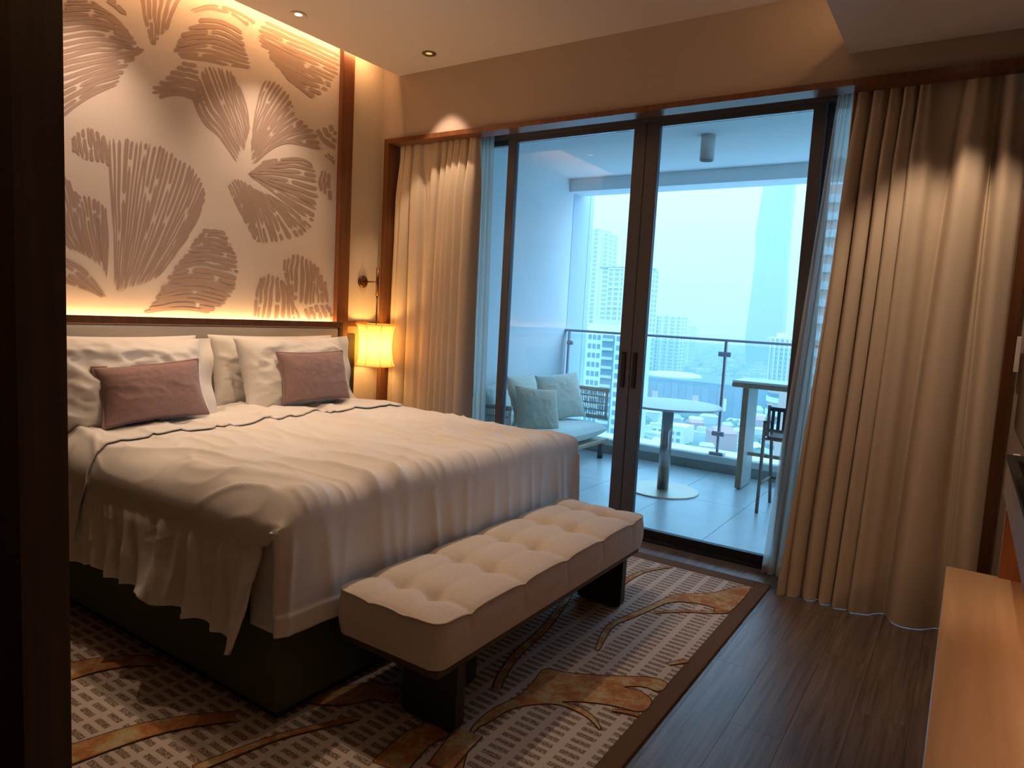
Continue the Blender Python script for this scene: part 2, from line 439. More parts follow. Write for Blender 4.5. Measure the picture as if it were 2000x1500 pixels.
# --- partition beside the entrance: dark wood, close to the camera at the left
pt = s_empty('wall_entry', (-2.6, .75, 0))
box('partition_body', XW, -1.852, .700, .795, 0, ZC, 'partition', pt)
box('partition_edge', -1.852, -1.842, .694, .801, 0, ZC, 'partition', pt)
# --- window surround (wood trim) and mural edge strip
tr = s_empty('trim_1', (-1.8, YF, 0))
box('head_trim', XJ, .17, YF-.025, YF+.10, 2.628, 2.66, 'trimwood', tr)
box('jamb_trim', XJ, XJ+.042, YF-.025, YD-.07, 0, 2.628, 'trimwood', tr)
box('jamb_trim', .125, .165, YF-.025, YF+.13, 0, 2.628, 'darkwood', tr)
struct(box('trim_2', XW, XW+.05, 3.412, 3.516, 0.0, 3.38, 'trimwood'))
struct(box('trim_3', XW, XW+.02, 3.516, XJ*0+YF, 1.268, 1.305, 'trimwood'))
struct(box('baseboard_right', XR-.012, XR, YN, YF-.03, 0, .08, 'darkwood'))

# --- sliding door
dr = s_empty('door_1', (-1.815, YD, 0))
DZ0, DZ1 = 0.0, 2.70
box('outer_frame_head', XJ+.03, .13, YD-.06, YD+.06, DZ1-.045, DZ1, 'frame', dr)
box('track', XJ+.03, .13, YD-.07, YD+.08, 0, .028, 'gasket', dr)
box('track_sill', XJ+.03, .13, YD-.085, YD-.07, 0, .012, 'steel', dr)
def sash(x0, x1, y, wl_, wr_, lab=None, handle=None):
    p = bpy.data.objects.new('door_panel', None); COL.objects.link(p); p.parent = dr
    p.location = Vector(((x0+x1)/2, y, .03))-dr.location
    box('stile', x0, x0+wl_, y-.022, y+.022, .03, DZ1-.045, 'frame', p, .003)
    box('stile', x1-wr_, x1, y-.022, y+.022, .03, DZ1-.045, 'frame', p, .003)
    box('bottom_rail', x0+wl_, x1-wr_, y-.02, y+.02, .03, .085, 'gasket', p)
    box('top_rail', x0+wl_, x1-wr_, y-.02, y+.02, DZ1-.08, DZ1-.045, 'frame', p)
    box('glass_pane', x0+wl_, x1-wr_, y-.004, y+.004, .085, DZ1-.08, 'glass', p)
    if handle: box('handle', handle[0], handle[1], y-.032, y-.0225, .985, 1.215, 'gasket', p, .004)
sash(-3.74, -2.83, YD+.035, .05, .06)
sash(-2.86, -1.817, YD-.02, .065, .084, handle=(-1.878, -1.848))
sash(-1.813, -.775, YD-.02, .084, .07, handle=(-1.80, -1.772))
sash(-.80, .12, YD+.035, .06, .05)

# ================================================================== MURAL on the headboard wall
mural = tag(thing('wall_panel', 'pale wall panel printed with large brown brush-stroke flowers above the headboard', 'wall panel', (XW, 2.2, 1.25)), 'pale wall panel printed with large brown brush-stroke flowers above the headboard', 'wall panel')
XA = XW+.012
box('panel_board', XW+.0005, XA, .80, 3.411, 1.24, 3.385, 'art', mural)
def catmull(pts, n):
    p = np.asarray(pts, float); k = len(p)
    t = np.linspace(0, k-1, n); i = np.clip(np.floor(t).astype(int), 0, k-2); f = (t-i)[:, None]
    g = lambda j: p[np.clip(j, 0, k-1)]
    p0, p1, p2, p3 = g(i-1), g(i), g(i+1), g(i+2)
    return .5*((2*p1)+(-p0+p2)*f+(2*p0-5*p1+4*p2-p3)*f**2+(-p0+3*p1-3*p2+p3)*f**3)
PET = [
 [[(528,1310),(520,1100),(508,900),(492,630)],[(545,1350),(570,1100),(590,850),(610,635)],[(570,1330),(630,1080),(670,850),(710,650)],[(600,1320),(690,1080),(760,860),(800,705)],[(640,1310),(760,1100),(850,900),(890,770)],[(690,1290),(800,1120),(890,960),(938,875)],[(730,1260),(800,1170),(850,1090),(905,1000)]],
 [[(505,760),(490,690),(480,625)],[(460,745),(445,660),(425,590)],[(410,735),(400,660),(390,580)],[(372,720),(355,660),(345,612)],[(335,690),(330,660),(322,635)]],
 [[(490,1270),(495,1130),(490,1030),(485,950)],[(470,1230),(445,1080),(430,980),(425,900)],[(430,1200),(385,1060),(370,960),(345,880)],[(390,1170),(330,1040),(315,930),(285,800)],[(345,1150),(300,1080),(270,1000),(240,900)],[(320,1140),(270,1090),(220,1040),(180,980)]],
 [[(490,1360),(430,1280),(370,1220),(280,1170)],[(480,1362),(400,1310),(330,1265),(250,1220)],[(470,1360),(380,1325),(310,1300),(240,1290)]],
 [[(930,1052),(980,1050),(1030,1062)],[(880,1110),(960,1100),(1065,1125)],[(860,1150),(960,1150),(1085,1180)],[(800,1220),(940,1200),(1095,1240)],[(760,1280),(920,1270),(1082,1310)],[(720,1345),(880,1320),(1060,1360)],[(690,1395),(850,1370),(1020,1400)],[(650,1435),(820,1420),(960,1435)]],
 [[(1085,745),(1010,640),(930,560),(880,450)],[(1100,700),(1040,580),(970,450),(920,320)],[(1118,690),(1080,560),(1030,430),(985,300)],[(1128,660),(1110,550),(1075,440),(1050,320)],[(1140,600),(1138,520),(1120,450),(1092,400)]],
 [[(840,285),(870,288),(905,298)],[(790,320),(850,330),(912,345)],[(740,370),(830,375),(922,400)],[(690,415),(800,412),(942,450)],[(730,455),(830,432),(948,488)]],
 [[(1160,610),(1170,500),(1190,420),(1215,362)],[(1150,660),(1200,520),(1240,440),(1278,380)],[(1150,700),(1220,590),(1280,500),(1330,440)],[(1150,735),(1230,640),(1300,570),(1360,530)],[(1155,755),(1250,670),(1340,620),(1445,600)],[(1180,720),(1280,660),(1380,665),(1478,690)]],
 [[(1200,745),(1280,725),(1370,722),(1430,750)],[(1140,790),(1240,780),(1350,790),(1452,810)],[(1130,795),(1240,840),(1350,880),(1455,930)],[(1150,810),(1250,880),(1350,960),(1440,1020)]],
 [[(1040,850),(1070,910),(1112,980)],[(1070,820),(1120,920),(1170,1100)],[(1120,830),(1170,950),(1212,1122)],[(1160,860),(1240,980),(1290,1105)],[(1200,880),(1300,970),(1390,1075)],[(1220,885),(1330,955),(1430,1040)]],
 [[(1210,95),(1370,165),(1570,260)],[(1180,135),(1360,210),(1560,300)],[(1178,170),(1350,255),(1545,345)],[(1200,220),(1370,300),(1525,385)],[(1260,290),(1390,370),(1500,412)],[(1320,360),(1375,410),(1430,452)]],
 [[(920,85),(1010,90),(1110,145)],[(830,155),(980,140),(1122,200)],[(800,215),(960,190),(1142,255)],[(788,240),(960,240),(1158,300)],[(830,258),(990,290),(1140,322)]],
 [[(865,50),(960,20),(1060,40),(1190,110)],[(880,60),(980,45),(1070,75),(1130,120)]],
 [[(640,-10),(660,80),(690,170)],[(690,-40),(700,90),(705,212)],[(760,-20),(740,80),(730,175)],[(835,-10),(795,60),(768,132)]],
 [[(290,540),(400,450),(540,390)],[(250,460),(420,370),(565,330)],[(250,330),(440,280),(655,235)],[(250,230),(440,190),(650,222)],[(250,120),(440,110),(605,165)],[(270,50),(440,50),(565,115)],[(300,0),(430,10),(550,100)]],
 [[(490,-60),(540,20),(585,70)],[(440,-60),(500,10),(560,60)]],
 [[(1190,1270),(1170,1350),(1162,1450)],[(1240,1250),(1230,1350),(1215,1462)],[(1290,1280),(1310,1370),(1310,1462)],[(1300,1290),(1345,1380),(1375,1462)]],
 [[(1296,1190),(1298,1230),(1318,1290)],[(1350,1162),(1340,1250),(1340,1370)],[(1400,1180),(1410,1280),(1400,1398)],[(1450,1215),(1450,1300),(1450,1392)],[(1490,1300),(1500,1350),(1512,1385)]],
 [[(1385,1420),(1400,1440),(1410,1466)],[(1440,1400),(1460,1430),(1470,1466)],[(1500,1395),(1515,1420),(1525,1450)]],
 [[(1440,600),(1480,650),(1535,690)],[(1475,580),(1505,620),(1540,650)],[(1520,568),(1530,590),(1540,605)]],
 [[(1480,715),(1510,730),(1530,760)],[(1500,700),(1520,715),(1535,735)]],
 [[(1470,780),(1458,830),(1465,870)],[(1490,775),(1485,840),(1490,890)],[(1510,800),(1512,860),(1522,930)]],
]
PITCH_Z = 24.0
pv, pf = [], []
stroke_i = 0
def emit_strokes(pet, shift=(0, 0)):
    global stroke_i
    G = np.array([catmull(g, 40) for g in pet])            # k,40,2
    k = len(G)
    width = np.mean([np.linalg.norm(G[i+1][18:36]-G[i][18:36], axis=1).max() for i in range(k-1)])*(k-1)
    n = max(2, int(round(width/PITCH_Z)))
    us = (np.arange(n)+.5)/n
    C = np.zeros((n, 40, 2))
    for q in range(40): C[:, q] = np.array([catmull(G[:, q], 201)[int(u*200)] for u in us])
    for a in range(n):
        path = C[a].copy()
        d = np.gradient(path, axis=0); nrm = np.stack([-d[:, 1], d[:, 0]], 1); nrm /= np.linalg.norm(nrm, axis=1)[:, None]+1e-9
        gl = np.linalg.norm(C[a]-C[a-1 if a else a+1], axis=1)   # local gap to neighbour
        path += nrm*((vnoise(np.linspace(0, 5, 40), a*3.1+shift[0], 3)-.5)*7)[:, None]
        hw = np.clip(gl, 3, 30)*.5*(.54+.28*vnoise(np.linspace(0, 6, 40), a*1.7, 5))
        hw = np.clip(hw, 2.2, 12)
        cuts = [0.0+rng.random()*.10*(1 if a % 2 else .3)]
        if rng.random() < .5: c = .3+.6*rng.random(); cuts += [c, c+.035]
        cuts.append(1-rng.random()*.05)
        for s0, s1 in zip(cuts[::2], cuts[1::2]):
            ts = np.linspace(s0, s1, 18)*39
            pp = np.stack([np.interp(ts, np.arange(40), path[:, c]) for c in (0, 1)], 1)
            nn = np.stack([np.interp(ts, np.arange(40), nrm[:, c]) for c in (0, 1)], 1)
            w = np.interp(ts, np.arange(40), hw)
            ln = np.concatenate([[0], np.cumsum(np.linalg.norm(np.diff(pp, axis=0), axis=1))])
            dd = np.minimum(ln, ln[-1]-ln); w = w*np.sqrt(np.clip(dd/8, .04, 1))
            b0 = len(pv); stroke_i += 1
            for q in range(18):
                for sg in (1, -1):
                    z = pp[q]+nn[q]*w[q]*sg
                    h = hit(z[0]/2.344+shift[0], z[1]/2.344+shift[1], 0, XA)
                    pv.append((XA+.0005+(stroke_i % 60)*2e-5, float(min(h[1], 3.409)), float(min(max(h[2], 1.26), 3.38))))
            for q in range(17): pf.append((b0+2*q, b0+2*q+1, b0+2*q+3, b0+2*q+2))
for pet in PET: emit_strokes(pet)
for pet in PET[5:10]: 
    emit_strokes([[(x-1230, y-330) for x, y in g] for g in pet]); emit_strokes([[(x-1330, y+330) for x, y in g] for g in pet])
pr = link_mesh('floral_print', pv, pf, 'print', mural); pr['kind'] = 'stuff'

# ================================================================== HEADBOARD
hb = thing('headboard', 'long upholstered beige headboard with a dark wood cap behind the pillows', 'headboard', (XW+.06, 2.3, 0))
box('upholstered_panel', XW+.055, XW+.115, .82, 3.375, .30, 1.258, 'headfab', hb, .015, 3)
box('wooden_cap', XW+.075, XW+.115, .82, 3.411, 1.262, 1.30, 'darkwood', hb)
box('cap_shelf', XW+.013, XW+.075, .82, 3.411, 1.225, 1.255, 'darkwood', hb)
box('back_panel', XW+.013, XW+.055, .82, 3.411, 0, 1.21, 'darkwood', hb)
box('end_post', XW+.055, XW+.115, 3.378, 3.411, 0, 1.26, 'darkwood', hb)
sw = thing('switch_panel', 'dark vertical switch panel on the wall between headboard and lamp', 'switch panel', (XW+.01, 3.57, .72))
box('panel_plate', XW+.0005, XW+.02, 3.523, 3.622, .72, 1.215, 'switch', sw, .003)
for zz in (.80, .86, .92, 1.03, 1.12):
    box('switch_key', XW+.0205, XW+.0235, 3.535, 3.61, zz, zz+.045, 'switch', sw, .001)

# ================================================================== BED
BX0, BX1, BY0, BY1 = -3.715, -1.80, 1.405, 3.35
bed = thing('bed', 'double bed with dark green upholstered base under the white duvet', 'bed', (-2.75, 2.38, 0))
box('plinth', BX0, BX1-.03, BY0+.03, BY1-.03, .013, .05, 'black', bed)
box('base_box', BX0, BX1, BY0, BY1, .05, .36, 'green', bed, .012, 3)
box('mattress', BX0, BX1-.045, BY0+.06, BY1-.03, .362, .655, 'white_linen', bed, .05, 3)

# duvet
TOPZ = .775
def top_height(X, Y):
    cx = np.clip((X+3.6)/(1.8), 0, 1)
    z = TOPZ + .02*np.sin(np.pi*np.clip((Y-1.4)/1.95, 0, 1))
    w = np.zeros_like(X)
    # long soft wrinkles running down the bed
    wx = X*1.3+.5*vnoise(X*1.2, Y*1.2, 11); wy = Y*5.2+1.3*vnoise(X*1.5, Y*1.5, 12)+.35*X
    w += .024*(ridge(wx, wy, 1)**2.5)
    wx = X*3.2; wy = Y*13+2.4*vnoise(X*2.2, Y*2.2, 14)
    w += .015*(ridge(wx, wy, 2)**3)*(.4+.9*vnoise(X*1.6, Y*1.6, 20))
    # tight gathers near the far foot corner
    g = np.exp(-(((X+2.1)/.30)**2+((Y-2.85)/.45)**2))
    w += .014*g*ridge(X*4+Y*1.5, Y*24+X*5, 4)**2
    w += .012*vnoise(X*2.2, Y*2.2, 6)
    w += .008*ridge(X*4+2*vnoise(X*3, Y*3, 31), Y*6+1.5*vnoise(X*2,Y*2,33), 32)**5
    z = z + w*.95 - .012
    # folded-back band at the head: its edge
    e = sstep(-3.075, -3.09, X + .05*(vnoise(Y*2.0, Y*0, 8)-.5) - .03*np.sin(Y*2.2))
    return z + 0*e
verts, faces = [], []
def add_grid(P, flip=False):
    b = len(verts); n, mm = P.shape[:2]
    verts.extend(map(tuple, P.reshape(-1, 3)))
    for i in range(n-1):
        for j in range(mm-1):
            q = (b+i*mm+j, b+i*mm+j+1, b+(i+1)*mm+j+1, b+(i+1)*mm+j)
            faces.append(q[::-1] if flip else q)
# body: x from head to foot then down the foot; y from near edge over the top and down the far side
RND = .085
xe, yn, yf_ = -1.765, 1.378, 3.375
ARC = RND*math.pi/2
s = np.concatenate([np.linspace(-3.50, xe-RND, 190)[:-1], np.linspace(xe-RND, xe-RND+ARC, 22)[:-1], np.linspace(xe-RND+ARC, xe-RND+ARC+.355, 60)])
RN = .15
t = np.concatenate([np.linspace(yn+RN-RN*math.pi/2, yn+RN, 30)[:-1], np.linspace(yn+RN, yf_-RND, 210)[:-1], np.linspace(yf_-RND, yf_-RND+ARC+.35, 50)])
Sg, Tg = np.meshgrid(s, t, indexing='ij')
def over(sv, edge, R0=None):
    R0 = R0 or RND
    a0 = edge-R0; d = sv-a0
    th = np.clip(d/R0, 0, math.pi/2)
    horiz = np.where(d < 0, sv, a0+R0*np.sin(th)); drop = np.where(d < 0, 0, R0*(1-np.cos(th)) + np.clip(d-R0*math.pi/2, 0, None))
    return horiz, drop, th
X, dX, thx = over(Sg, xe); Y, dY, _ = over(Tg, yf_)
Yn_, dN, thn = over(-Tg, -yn, RN)
Y = np.where(Tg < yn+RN, -Yn_, Y)
H0 = top_height(X, Y)
drop = np.maximum(dX, dY)
fade = np.clip(1-drop/.22, 0, 1)*np.clip(1-dN/.18, 0.25, 1)
Z = TOPZ + (H0-TOPZ)*fade - drop - dN*np.cos(thx)
X = X - .25*dN*np.sin(thx)
fp = sstep(.02, .2, dX)
def folds(C, V, lst):
    o = np.zeros_like(C)
    for (c, w, a, sl, v0) in lst:
        q = (C-c-sl*V)/w
        o += a*sstep(v0, v0+.5, V)*np.exp(-np.abs(q)**1.5)*(1+.35*np.tanh(q*1.5))
    return o
rf = random.Random(4)
foot_folds = [(1.45+1.9*k/17+rf.uniform(-.04, .04), rf.uniform(.018, .045), rf.uniform(.006, .018), rf.uniform(-.05, .08), rf.uniform(-.2, .1)) for k in range(18)]
X = X + fp*(folds(Tg, np.clip(dX/.4, 0, 1), foot_folds)*.6 + .012*np.sin(Tg*5+1.5))
Y = Y + np.clip(dY/.1, 0, 1)*.014*(ridge(Sg*6, dY, 7)-.5)
# turned-up band along the foot hem
X = X + .006*sstep(.365, .372, dX)
P = np.stack([X, Y, Z], -1)
add_grid(P)
# near side drape hangs from the same edge in loose folds with an uneven hem
ku = int(np.searchsorted(s, -1.852)); edge = P[:ku, 0]                # shared row
nv = 64
v = np.linspace(0, 1, nv)
u = edge[:, 0]
hemz = np.interp(u, [-3.5, -3.2, -2.9, -2.60, -2.50, -2.42, -2.32, -2.2, -2.0, -1.95, -1.90, -1.872, -1.85], [.302, .303, .308, .325, .320, .340, .328, .325, .308, .288, .283, .300, .335])
hemz = hemz + .007*np.sin(u*17)+.004*np.sin(u*41)
Ug, Vg = np.meshgrid(u, v, indexing='ij')
Zs = edge[:, 2:3] + (hemz[:, None]-edge[:, 2:3])*Vg
side_folds = [(-3.50+1.60*k/25+rf.uniform(-.03, .03), rf.uniform(.014, .038), rf.uniform(.010, .034), rf.uniform(.02, .16)) for k in range(26)]
out = np.zeros_like(Ug)
for (c_, w_, a_, sl_) in side_folds:
    q_ = (Ug-c_-sl_*Vg)/(w_*(.7+1.0*Vg)); out += a_*(.15+.85*Vg)*np.exp(-np.abs(q_)**1.4)*(1+.4*np.tanh(q_*2))
out += .020*np.exp(-((Ug+2.38)/.06)**2)*sstep(.5, 1, Vg) + .02*Vg
out += .030*np.exp(-((Ug+1.885-.01*Vg)/.030)**2)*sstep(.05, .5, Vg)       # rolled corner fold
out -= .0*Vg
out += .004*ridge(Ug*9+2*vnoise(Ug*3, Vg*3, 51), Vg*3, 52)**2*np.sin(np.pi*Vg)
out += .010*Vg
ban = sstep(-3.10, -3.112, Ug+.05*Vg); out += .009*ban*sstep(0, .1, Vg)
out *= sstep(0, .25, Vg)
Ys = edge[:, 1:2] - out
Xs = Ug - .0*Vg*sstep(-2.3, -1.9, Ug)*(1-sstep(-1.88, -1.80, Ug)) + .02*Vg*(vnoise(Ug*4, Vg*2, 47)-.5)*(1-sstep(-1.88, -1.80, Ug))
add_grid(np.stack([Xs, Ys, Zs], -1), True)
gx, gz = np.meshgrid(np.linspace(-1.93, -1.812, 8), np.linspace(.655, .335, 14), indexing='ij')
add_grid(np.stack([gx, np.full_like(gx, yn+.018), gz], -1), True)          # tucked return behind the corner fold
DR = np.stack([Xs, Ys, Zs], -1)
duvet = tag(link_mesh('duvet', verts, faces, 'white_linen', None, True), 'crumpled white duvet spread over the bed and hanging down its side', 'duvet')
bmx = bmesh.new(); bmx.from_mesh(duvet.data); bmesh.ops.remove_doubles(bmx, verts=bmx.verts, dist=1e-4); bmesh.ops.recalc_face_normals(bmx, faces=bmx.faces)
if sum(f_.normal.z*f_.calc_area() for f_ in bmx.faces) < 0: bmesh.ops.reverse_faces(bmx, faces=bmx.faces)
bmx.to_mesh(duvet.data); bmx.free()
md = duvet.modifiers.new('thickness', 'SOLIDIFY'); md.thickness = .012; md.offset = -1
kf = int(np.searchsorted(s, -2.98)); F_ = P[:kf, :238].copy()
F_[..., 0] = -3.50 + (F_[..., 0]+3.50)*(1+.02*(vnoise(t[:238]*1.6, 0*t[:238], 61)-.5)+.03*np.sin(t[:238]*2.0))[None, :]
F_[..., 2] += .0075 + .002*vnoise(F_[..., 0]*9, F_[..., 1]*5, 62)
F_[:, :29, 1] -= .007*np.linspace(1, 0, 29)[None, :]
k2 = int(np.searchsorted(u, -3.0)); F2 = DR[:k2].copy(); F2[..., 1] -= .007; F2[..., 0] = -3.50+(F2[..., 0]+3.50)*(1+.03*np.sin(t[0]*2.0))-.06*Vg[:k2]*np.linspace(0, 1, k2)[:, None]
F2[..., 2] += .0075*(1-Vg[:k2])
F_ = np.concatenate([F2[:, :0:-1], F_[:k2]], 1)
tb = grid('turned_back_fold', F_, 'white_linen', duvet); md = tb.modifiers.new('thickness', 'SOLIDIFY'); md.thickness = .006; md.offset = -1
# bed sheet at the head, under pillows
tag(box('bed_sheet', BX0+.005, -3.42, BY0+.06, BY1-.03, .657, .765, 'white_linen', None, .03, 3), 'white bed sheet under the pillows at the head of the bed', 'sheet')

# pillows
def pillow_mesh(w, h, t, n=46, flange=0.0, pinch=.06, wr=.012, seed=0, puff=2.6):
    """w along local a, h along local b, thickness along local c; closed surface, returns verts (a,b,c) and faces"""
    a = np.linspace(-1, 1, n); A, B = np.meshgrid(a, a, indexing='ij')
    prof = (np.clip(1-np.abs(A)**puff, 0, 1)*np.clip(1-np.abs(B)**puff, 0, 1))**.55
    sx = 1-pinch*(1-np.abs(A))**0*(1-B**2)*np.abs(A)**3*1.0
    sy = 1-pinch*(1-A**2)*np.abs(B)**3
    out_v = []; out_f = []
    for side in (1, -1):
        nzv = wr*(ridge(A*2.4+1.5*vnoise(A*2, B*2, seed+1)+seed, B*2.4, seed+2)-.5)+wr*.6*(ridge(A*5+B*3, B*5-A*2+seed, seed+3)**2-.3)
        c = side*(t/2*prof + nzv*np.clip(prof*1.6, 0, 1))
        b0 = len(out_v)
        out_v += [tuple(q) for q in np.stack([A*w/2*sx, B*h/2*sy, c], -1).reshape(-1, 3)]
        for i in range(n-1):
            for j in range(n-1):
                q = (b0+i*n+j, b0+i*n+j+1, b0+(i+1)*n+j+1, b0+(i+1)*n+j)
                out_f.append(q if side < 0 else q[::-1])
    return np.array(out_v), out_f, (A*w/2*sx, B*h/2*sy)
def frame(yaw=0, tilt=0, roll=0):
    """local a -> along +Y of the room, b -> up, c -> out from the wall (+X); tilt leans back, yaw turns about z, roll in plane"""
    base = Matrix(((0, 0, 1), (1, 0, 0), (0, 1, 0)))
    R = Matrix.Rotation(yaw, 3, 'Z') @ Matrix.Rotation(-tilt, 3, 'Y') @ base @ Matrix.Rotation(roll, 3, 'Z')
    return np.array(R)
def place(v, R, c): return v @ R.T + np.asarray(c)
def pillow(name, label, w, h, t, c, R, mat, seed, cat='pillow', piping=None, group=None, flange=0, **kw):
    v, f, _ = pillow_mesh(w, h, t, seed=seed, **kw)
    root = thing(name, label, cat, tuple(c), group)
    o = link_mesh('pillow_body' if cat == 'pillow' else 'cushion_body', place(v, R, c), f, mat, root, True)
    bmx = bmesh.new(); bmx.from_mesh(o.data); bmesh.ops.remove_doubles(bmx, verts=bmx.verts, dist=1e-5); bmesh.ops.recalc_face_normals(bmx, faces=bmx.faces); bmx.to_mesh(o.data); bmx.free()
    if piping or flange:
        n = 46; pinch = kw.get('pinch', .06)
        a = np.linspace(-1, 1, n); ed = []
        for (A, B) in [(a, -np.ones(n)), (np.ones(n), a), (a[::-1], np.ones(n)), (-np.ones(n), a[::-1])]:
            sx = 1-pinch*(1-B**2)*np.abs(A)**3; sy = 1-pinch*(1-A**2)*np.abs(B)**3
            ed.append(np.stack([A*w/2*sx, B*h/2*sy, 0*A], -1)[:-1])
        ed = np.concatenate(ed)
        if piping:
            tube('piping', [tuple(q) for q in place(ed, R, c)], .006, piping, root, 8, True)
        if flange:   # open flap of the pillowcase on one end
            yy = np.linspace(-1, 1, 24); xx = np.linspace(0, 1, 8)
            YY, XX = np.meshgrid(yy, xx, indexing='ij')
            sg = 1 if flange > 0 else -1
            edge = w/2*(1-pinch*(1-YY**2))
            G = np.stack([sg*(edge-.02+abs(flange)*XX), YY*h/2*(.99+.02*XX), .012*np.sin(YY*7+seed)*XX+.02*XX**2*np.sin(YY*3)], -1)
            for cc in (1, -1):
                G2 = G.copy(); G2[..., 2] += cc*(.012*(1-YY**2)+.004)
                grid('pillowcase_flap', place(G2.reshape(-1, 3), R, c).reshape(24, 8, 3), mat, root)
    return root
PG = 'white bed pillows'
pillow('bed_pillow', 'white pillow standing against the headboard on the window side, behind the front one', .92, .46, .20, (-3.605, 2.78, .985), frame(0, .15), 'pillowcase', 3, pinch=.05, wr=.018)
pillow('bed_pillow', 'white pillow against the headboard nearest the dark partition, behind the front one', .84, .46, .20, (-3.605, 1.83, .98), frame(0, .15), 'pillowcase', 5, pinch=.05, wr=.018)
pillow('bed_pillow', 'large white pillow leaning behind the mauve cushion nearer the lit wall lamp', .82, .46, .23, (-3.42, 2.78, .99), frame(.03, .30, .0), 'pillowcase', 8, pinch=.085, wr=.022, flange=.07)
pillow('bed_pillow', 'large white creased pillow leaning behind the mauve cushion nearest the dark partition', .80, .47, .25, (-3.41, 1.76, .985), frame(-.04, .32, -.02), 'pillowcase', 11, pinch=.085, wr=.024, flange=.08)
pillow('throw_cushion', 'oblong mauve cushion with piped edge, nearer the dark partition', .50, .285, .17, (-3.265, 1.80, .955), frame(-.10, .30, .06), 'mauve', 15, 'cushion', 'mauve', pinch=.085, wr=.006)
pillow('throw_cushion', 'oblong mauve cushion with piped edge, nearer the lit wall lamp', .51, .30, .17, (-3.285, 2.80, .985), frame(.02, .25, .0), 'mauve', 17, 'cushion', 'mauve', pinch=.085, wr=.006)

# ================================================================== BENCH
bn = thing('bench', 'tufted cream bench on dark slab legs at the foot of the bed', 'bench', (-1.50, 2.38, .013))
nX0, nX1, nY0, nY1 = -1.722, -1.265, 1.585, 3.185
zb, ztop = .305, .455
nx, ny = 48, 150
A = np.linspace(0, 1, nx); B = np.linspace(0, 1, ny)
r = .035
def rect_prof(A, lo, hi): return lo+(hi-lo)*A
XX, YY = np.meshgrid(rect_prof(A, nX0, nX1), rect_prof(B, nY0, nY1), indexing='ij')
btn = [(nX0+.155, nY0+.16+i*.32) for i in range(5)]+[(nX1-.155, nY0+.16+i*.32) for i in range(5)]
def bench_top(XX, YY):
    ex = np.minimum(XX-nX0, nX1-XX); ey = np.minimum(YY-nY0, nY1-YY)
    z = ztop + .028*np.clip(np.minimum(ex, .14)/.14, 0, 1)**.5*np.clip(np.minimum(ey, .14)/.14, 0, 1)**.5 - .0
    for (bx, by) in btn:
        d = np.hypot(XX-bx, YY-by); z = z-.040*np.exp(-(d/.034)**1.25)
    for i in range(5):          # seams across at each button pair and one along each row
        d = np.abs(YY-(nY0+.16+i*.32)); z = z-.010*np.exp(-(d/.012))-.006*np.exp(-(d/.05)**2)
    for bx in (nX0+.155, nX1-.155):
        d = np.abs(XX-bx); z = z-.006*np.exp(-(d/.012)) -.004*np.exp(-(d/.05)**2)
    return z
ZZ = bench_top(XX, YY)
bv, bf = [], []
def bgrid(P, flip=False):
    b = len(bv); n, mm = P.shape[:2]; bv.extend(map(tuple, P.reshape(-1, 3)))
    for i in range(n-1):
        for j in range(mm-1):
            q = (b+i*mm+j, b+i*mm+j+1, b+(i+1)*mm+j+1, b+(i+1)*mm+j); bf.append(q[::-1] if flip else q)
# rounded plan corners
def round_plan(P):
    x, y = P[..., 0], P[..., 1]; rr = .045
    cx = np.clip(x, nX0+rr, nX1-rr); cy = np.clip(y, nY0+rr, nY1-rr); dx, dy = x-cx, y-cy
    m_ = np.maximum(np.abs(dx), np.abs(dy)); d = np.hypot(dx, dy)+1e-9
    k = np.where((np.abs(dx) > 0) & (np.abs(dy) > 0), m_/d, 1.0)
    Q = P.copy(); Q[..., 0] = cx+dx*k; Q[..., 1] = cy+dy*k; return Q
TOP = round_plan(np.stack([XX, YY, ZZ], -1)); bgrid(TOP)
per = np.concatenate([TOP[:, 0], TOP[-1, 1:], TOP[::-1, -1][1:], TOP[0, ::-1][1:]])   # closed loop
cen = np.array([(nX0+nX1)/2, (nY0+nY1)/2])
rows = []
for k, q in enumerate(np.linspace(0, 1, 9)):
    R_ = per.copy(); bul = .010*math.sin(math.pi*q)
    nrm = np.stack([np.clip((per[:, 0]-np.clip(per[:, 0], nX0+.05, nX1-.05))/.05, -1, 1), np.clip((per[:, 1]-np.clip(per[:, 1], nY0+.05, nY1-.05))/.05, -1, 1)], 1)
    seam = np.zeros(len(per))
    for i in range(5):
        seam += np.exp(-np.abs(per[:, 1]-(nY0+.16+i*.32))/.010)*(np.abs(per[:, 0]-cen[0]) > .2)
    R_[:, :2] += nrm*(bul-.005*seam[:, None]*math.sin(math.pi*min(1, q+.15)))
    R_[:, 2] = per[:, 2]*(1-q)+zb*q
    rows.append(R_)
bgrid(np.array(rows), True)
link_mesh('cushion', bv, bf, 'benchfab', bn, True)
pp = per.copy(); pp[:, 2] += .001
tube('piping', [tuple(q) for q in pp[:-1:2]], .004, 'piping', bn, 6, True)
for (bx, by) in btn:
    zz = float(bench_top(np.array([bx]), np.array([by]))[0])
    lathe('button', [(.001, -.002), (.011, 0), (.010, .005), (.004, .008)], (bx, by, zz+.002), 'benchfab', bn, 12)
bm = bmesh.new(); bm_box(bm, nX0+.015, nX1-.015, nY0+.015, nY1-.015, .268, .303, .008, 2); from_bm('seat_frame', bm, 'benchwood', bn)
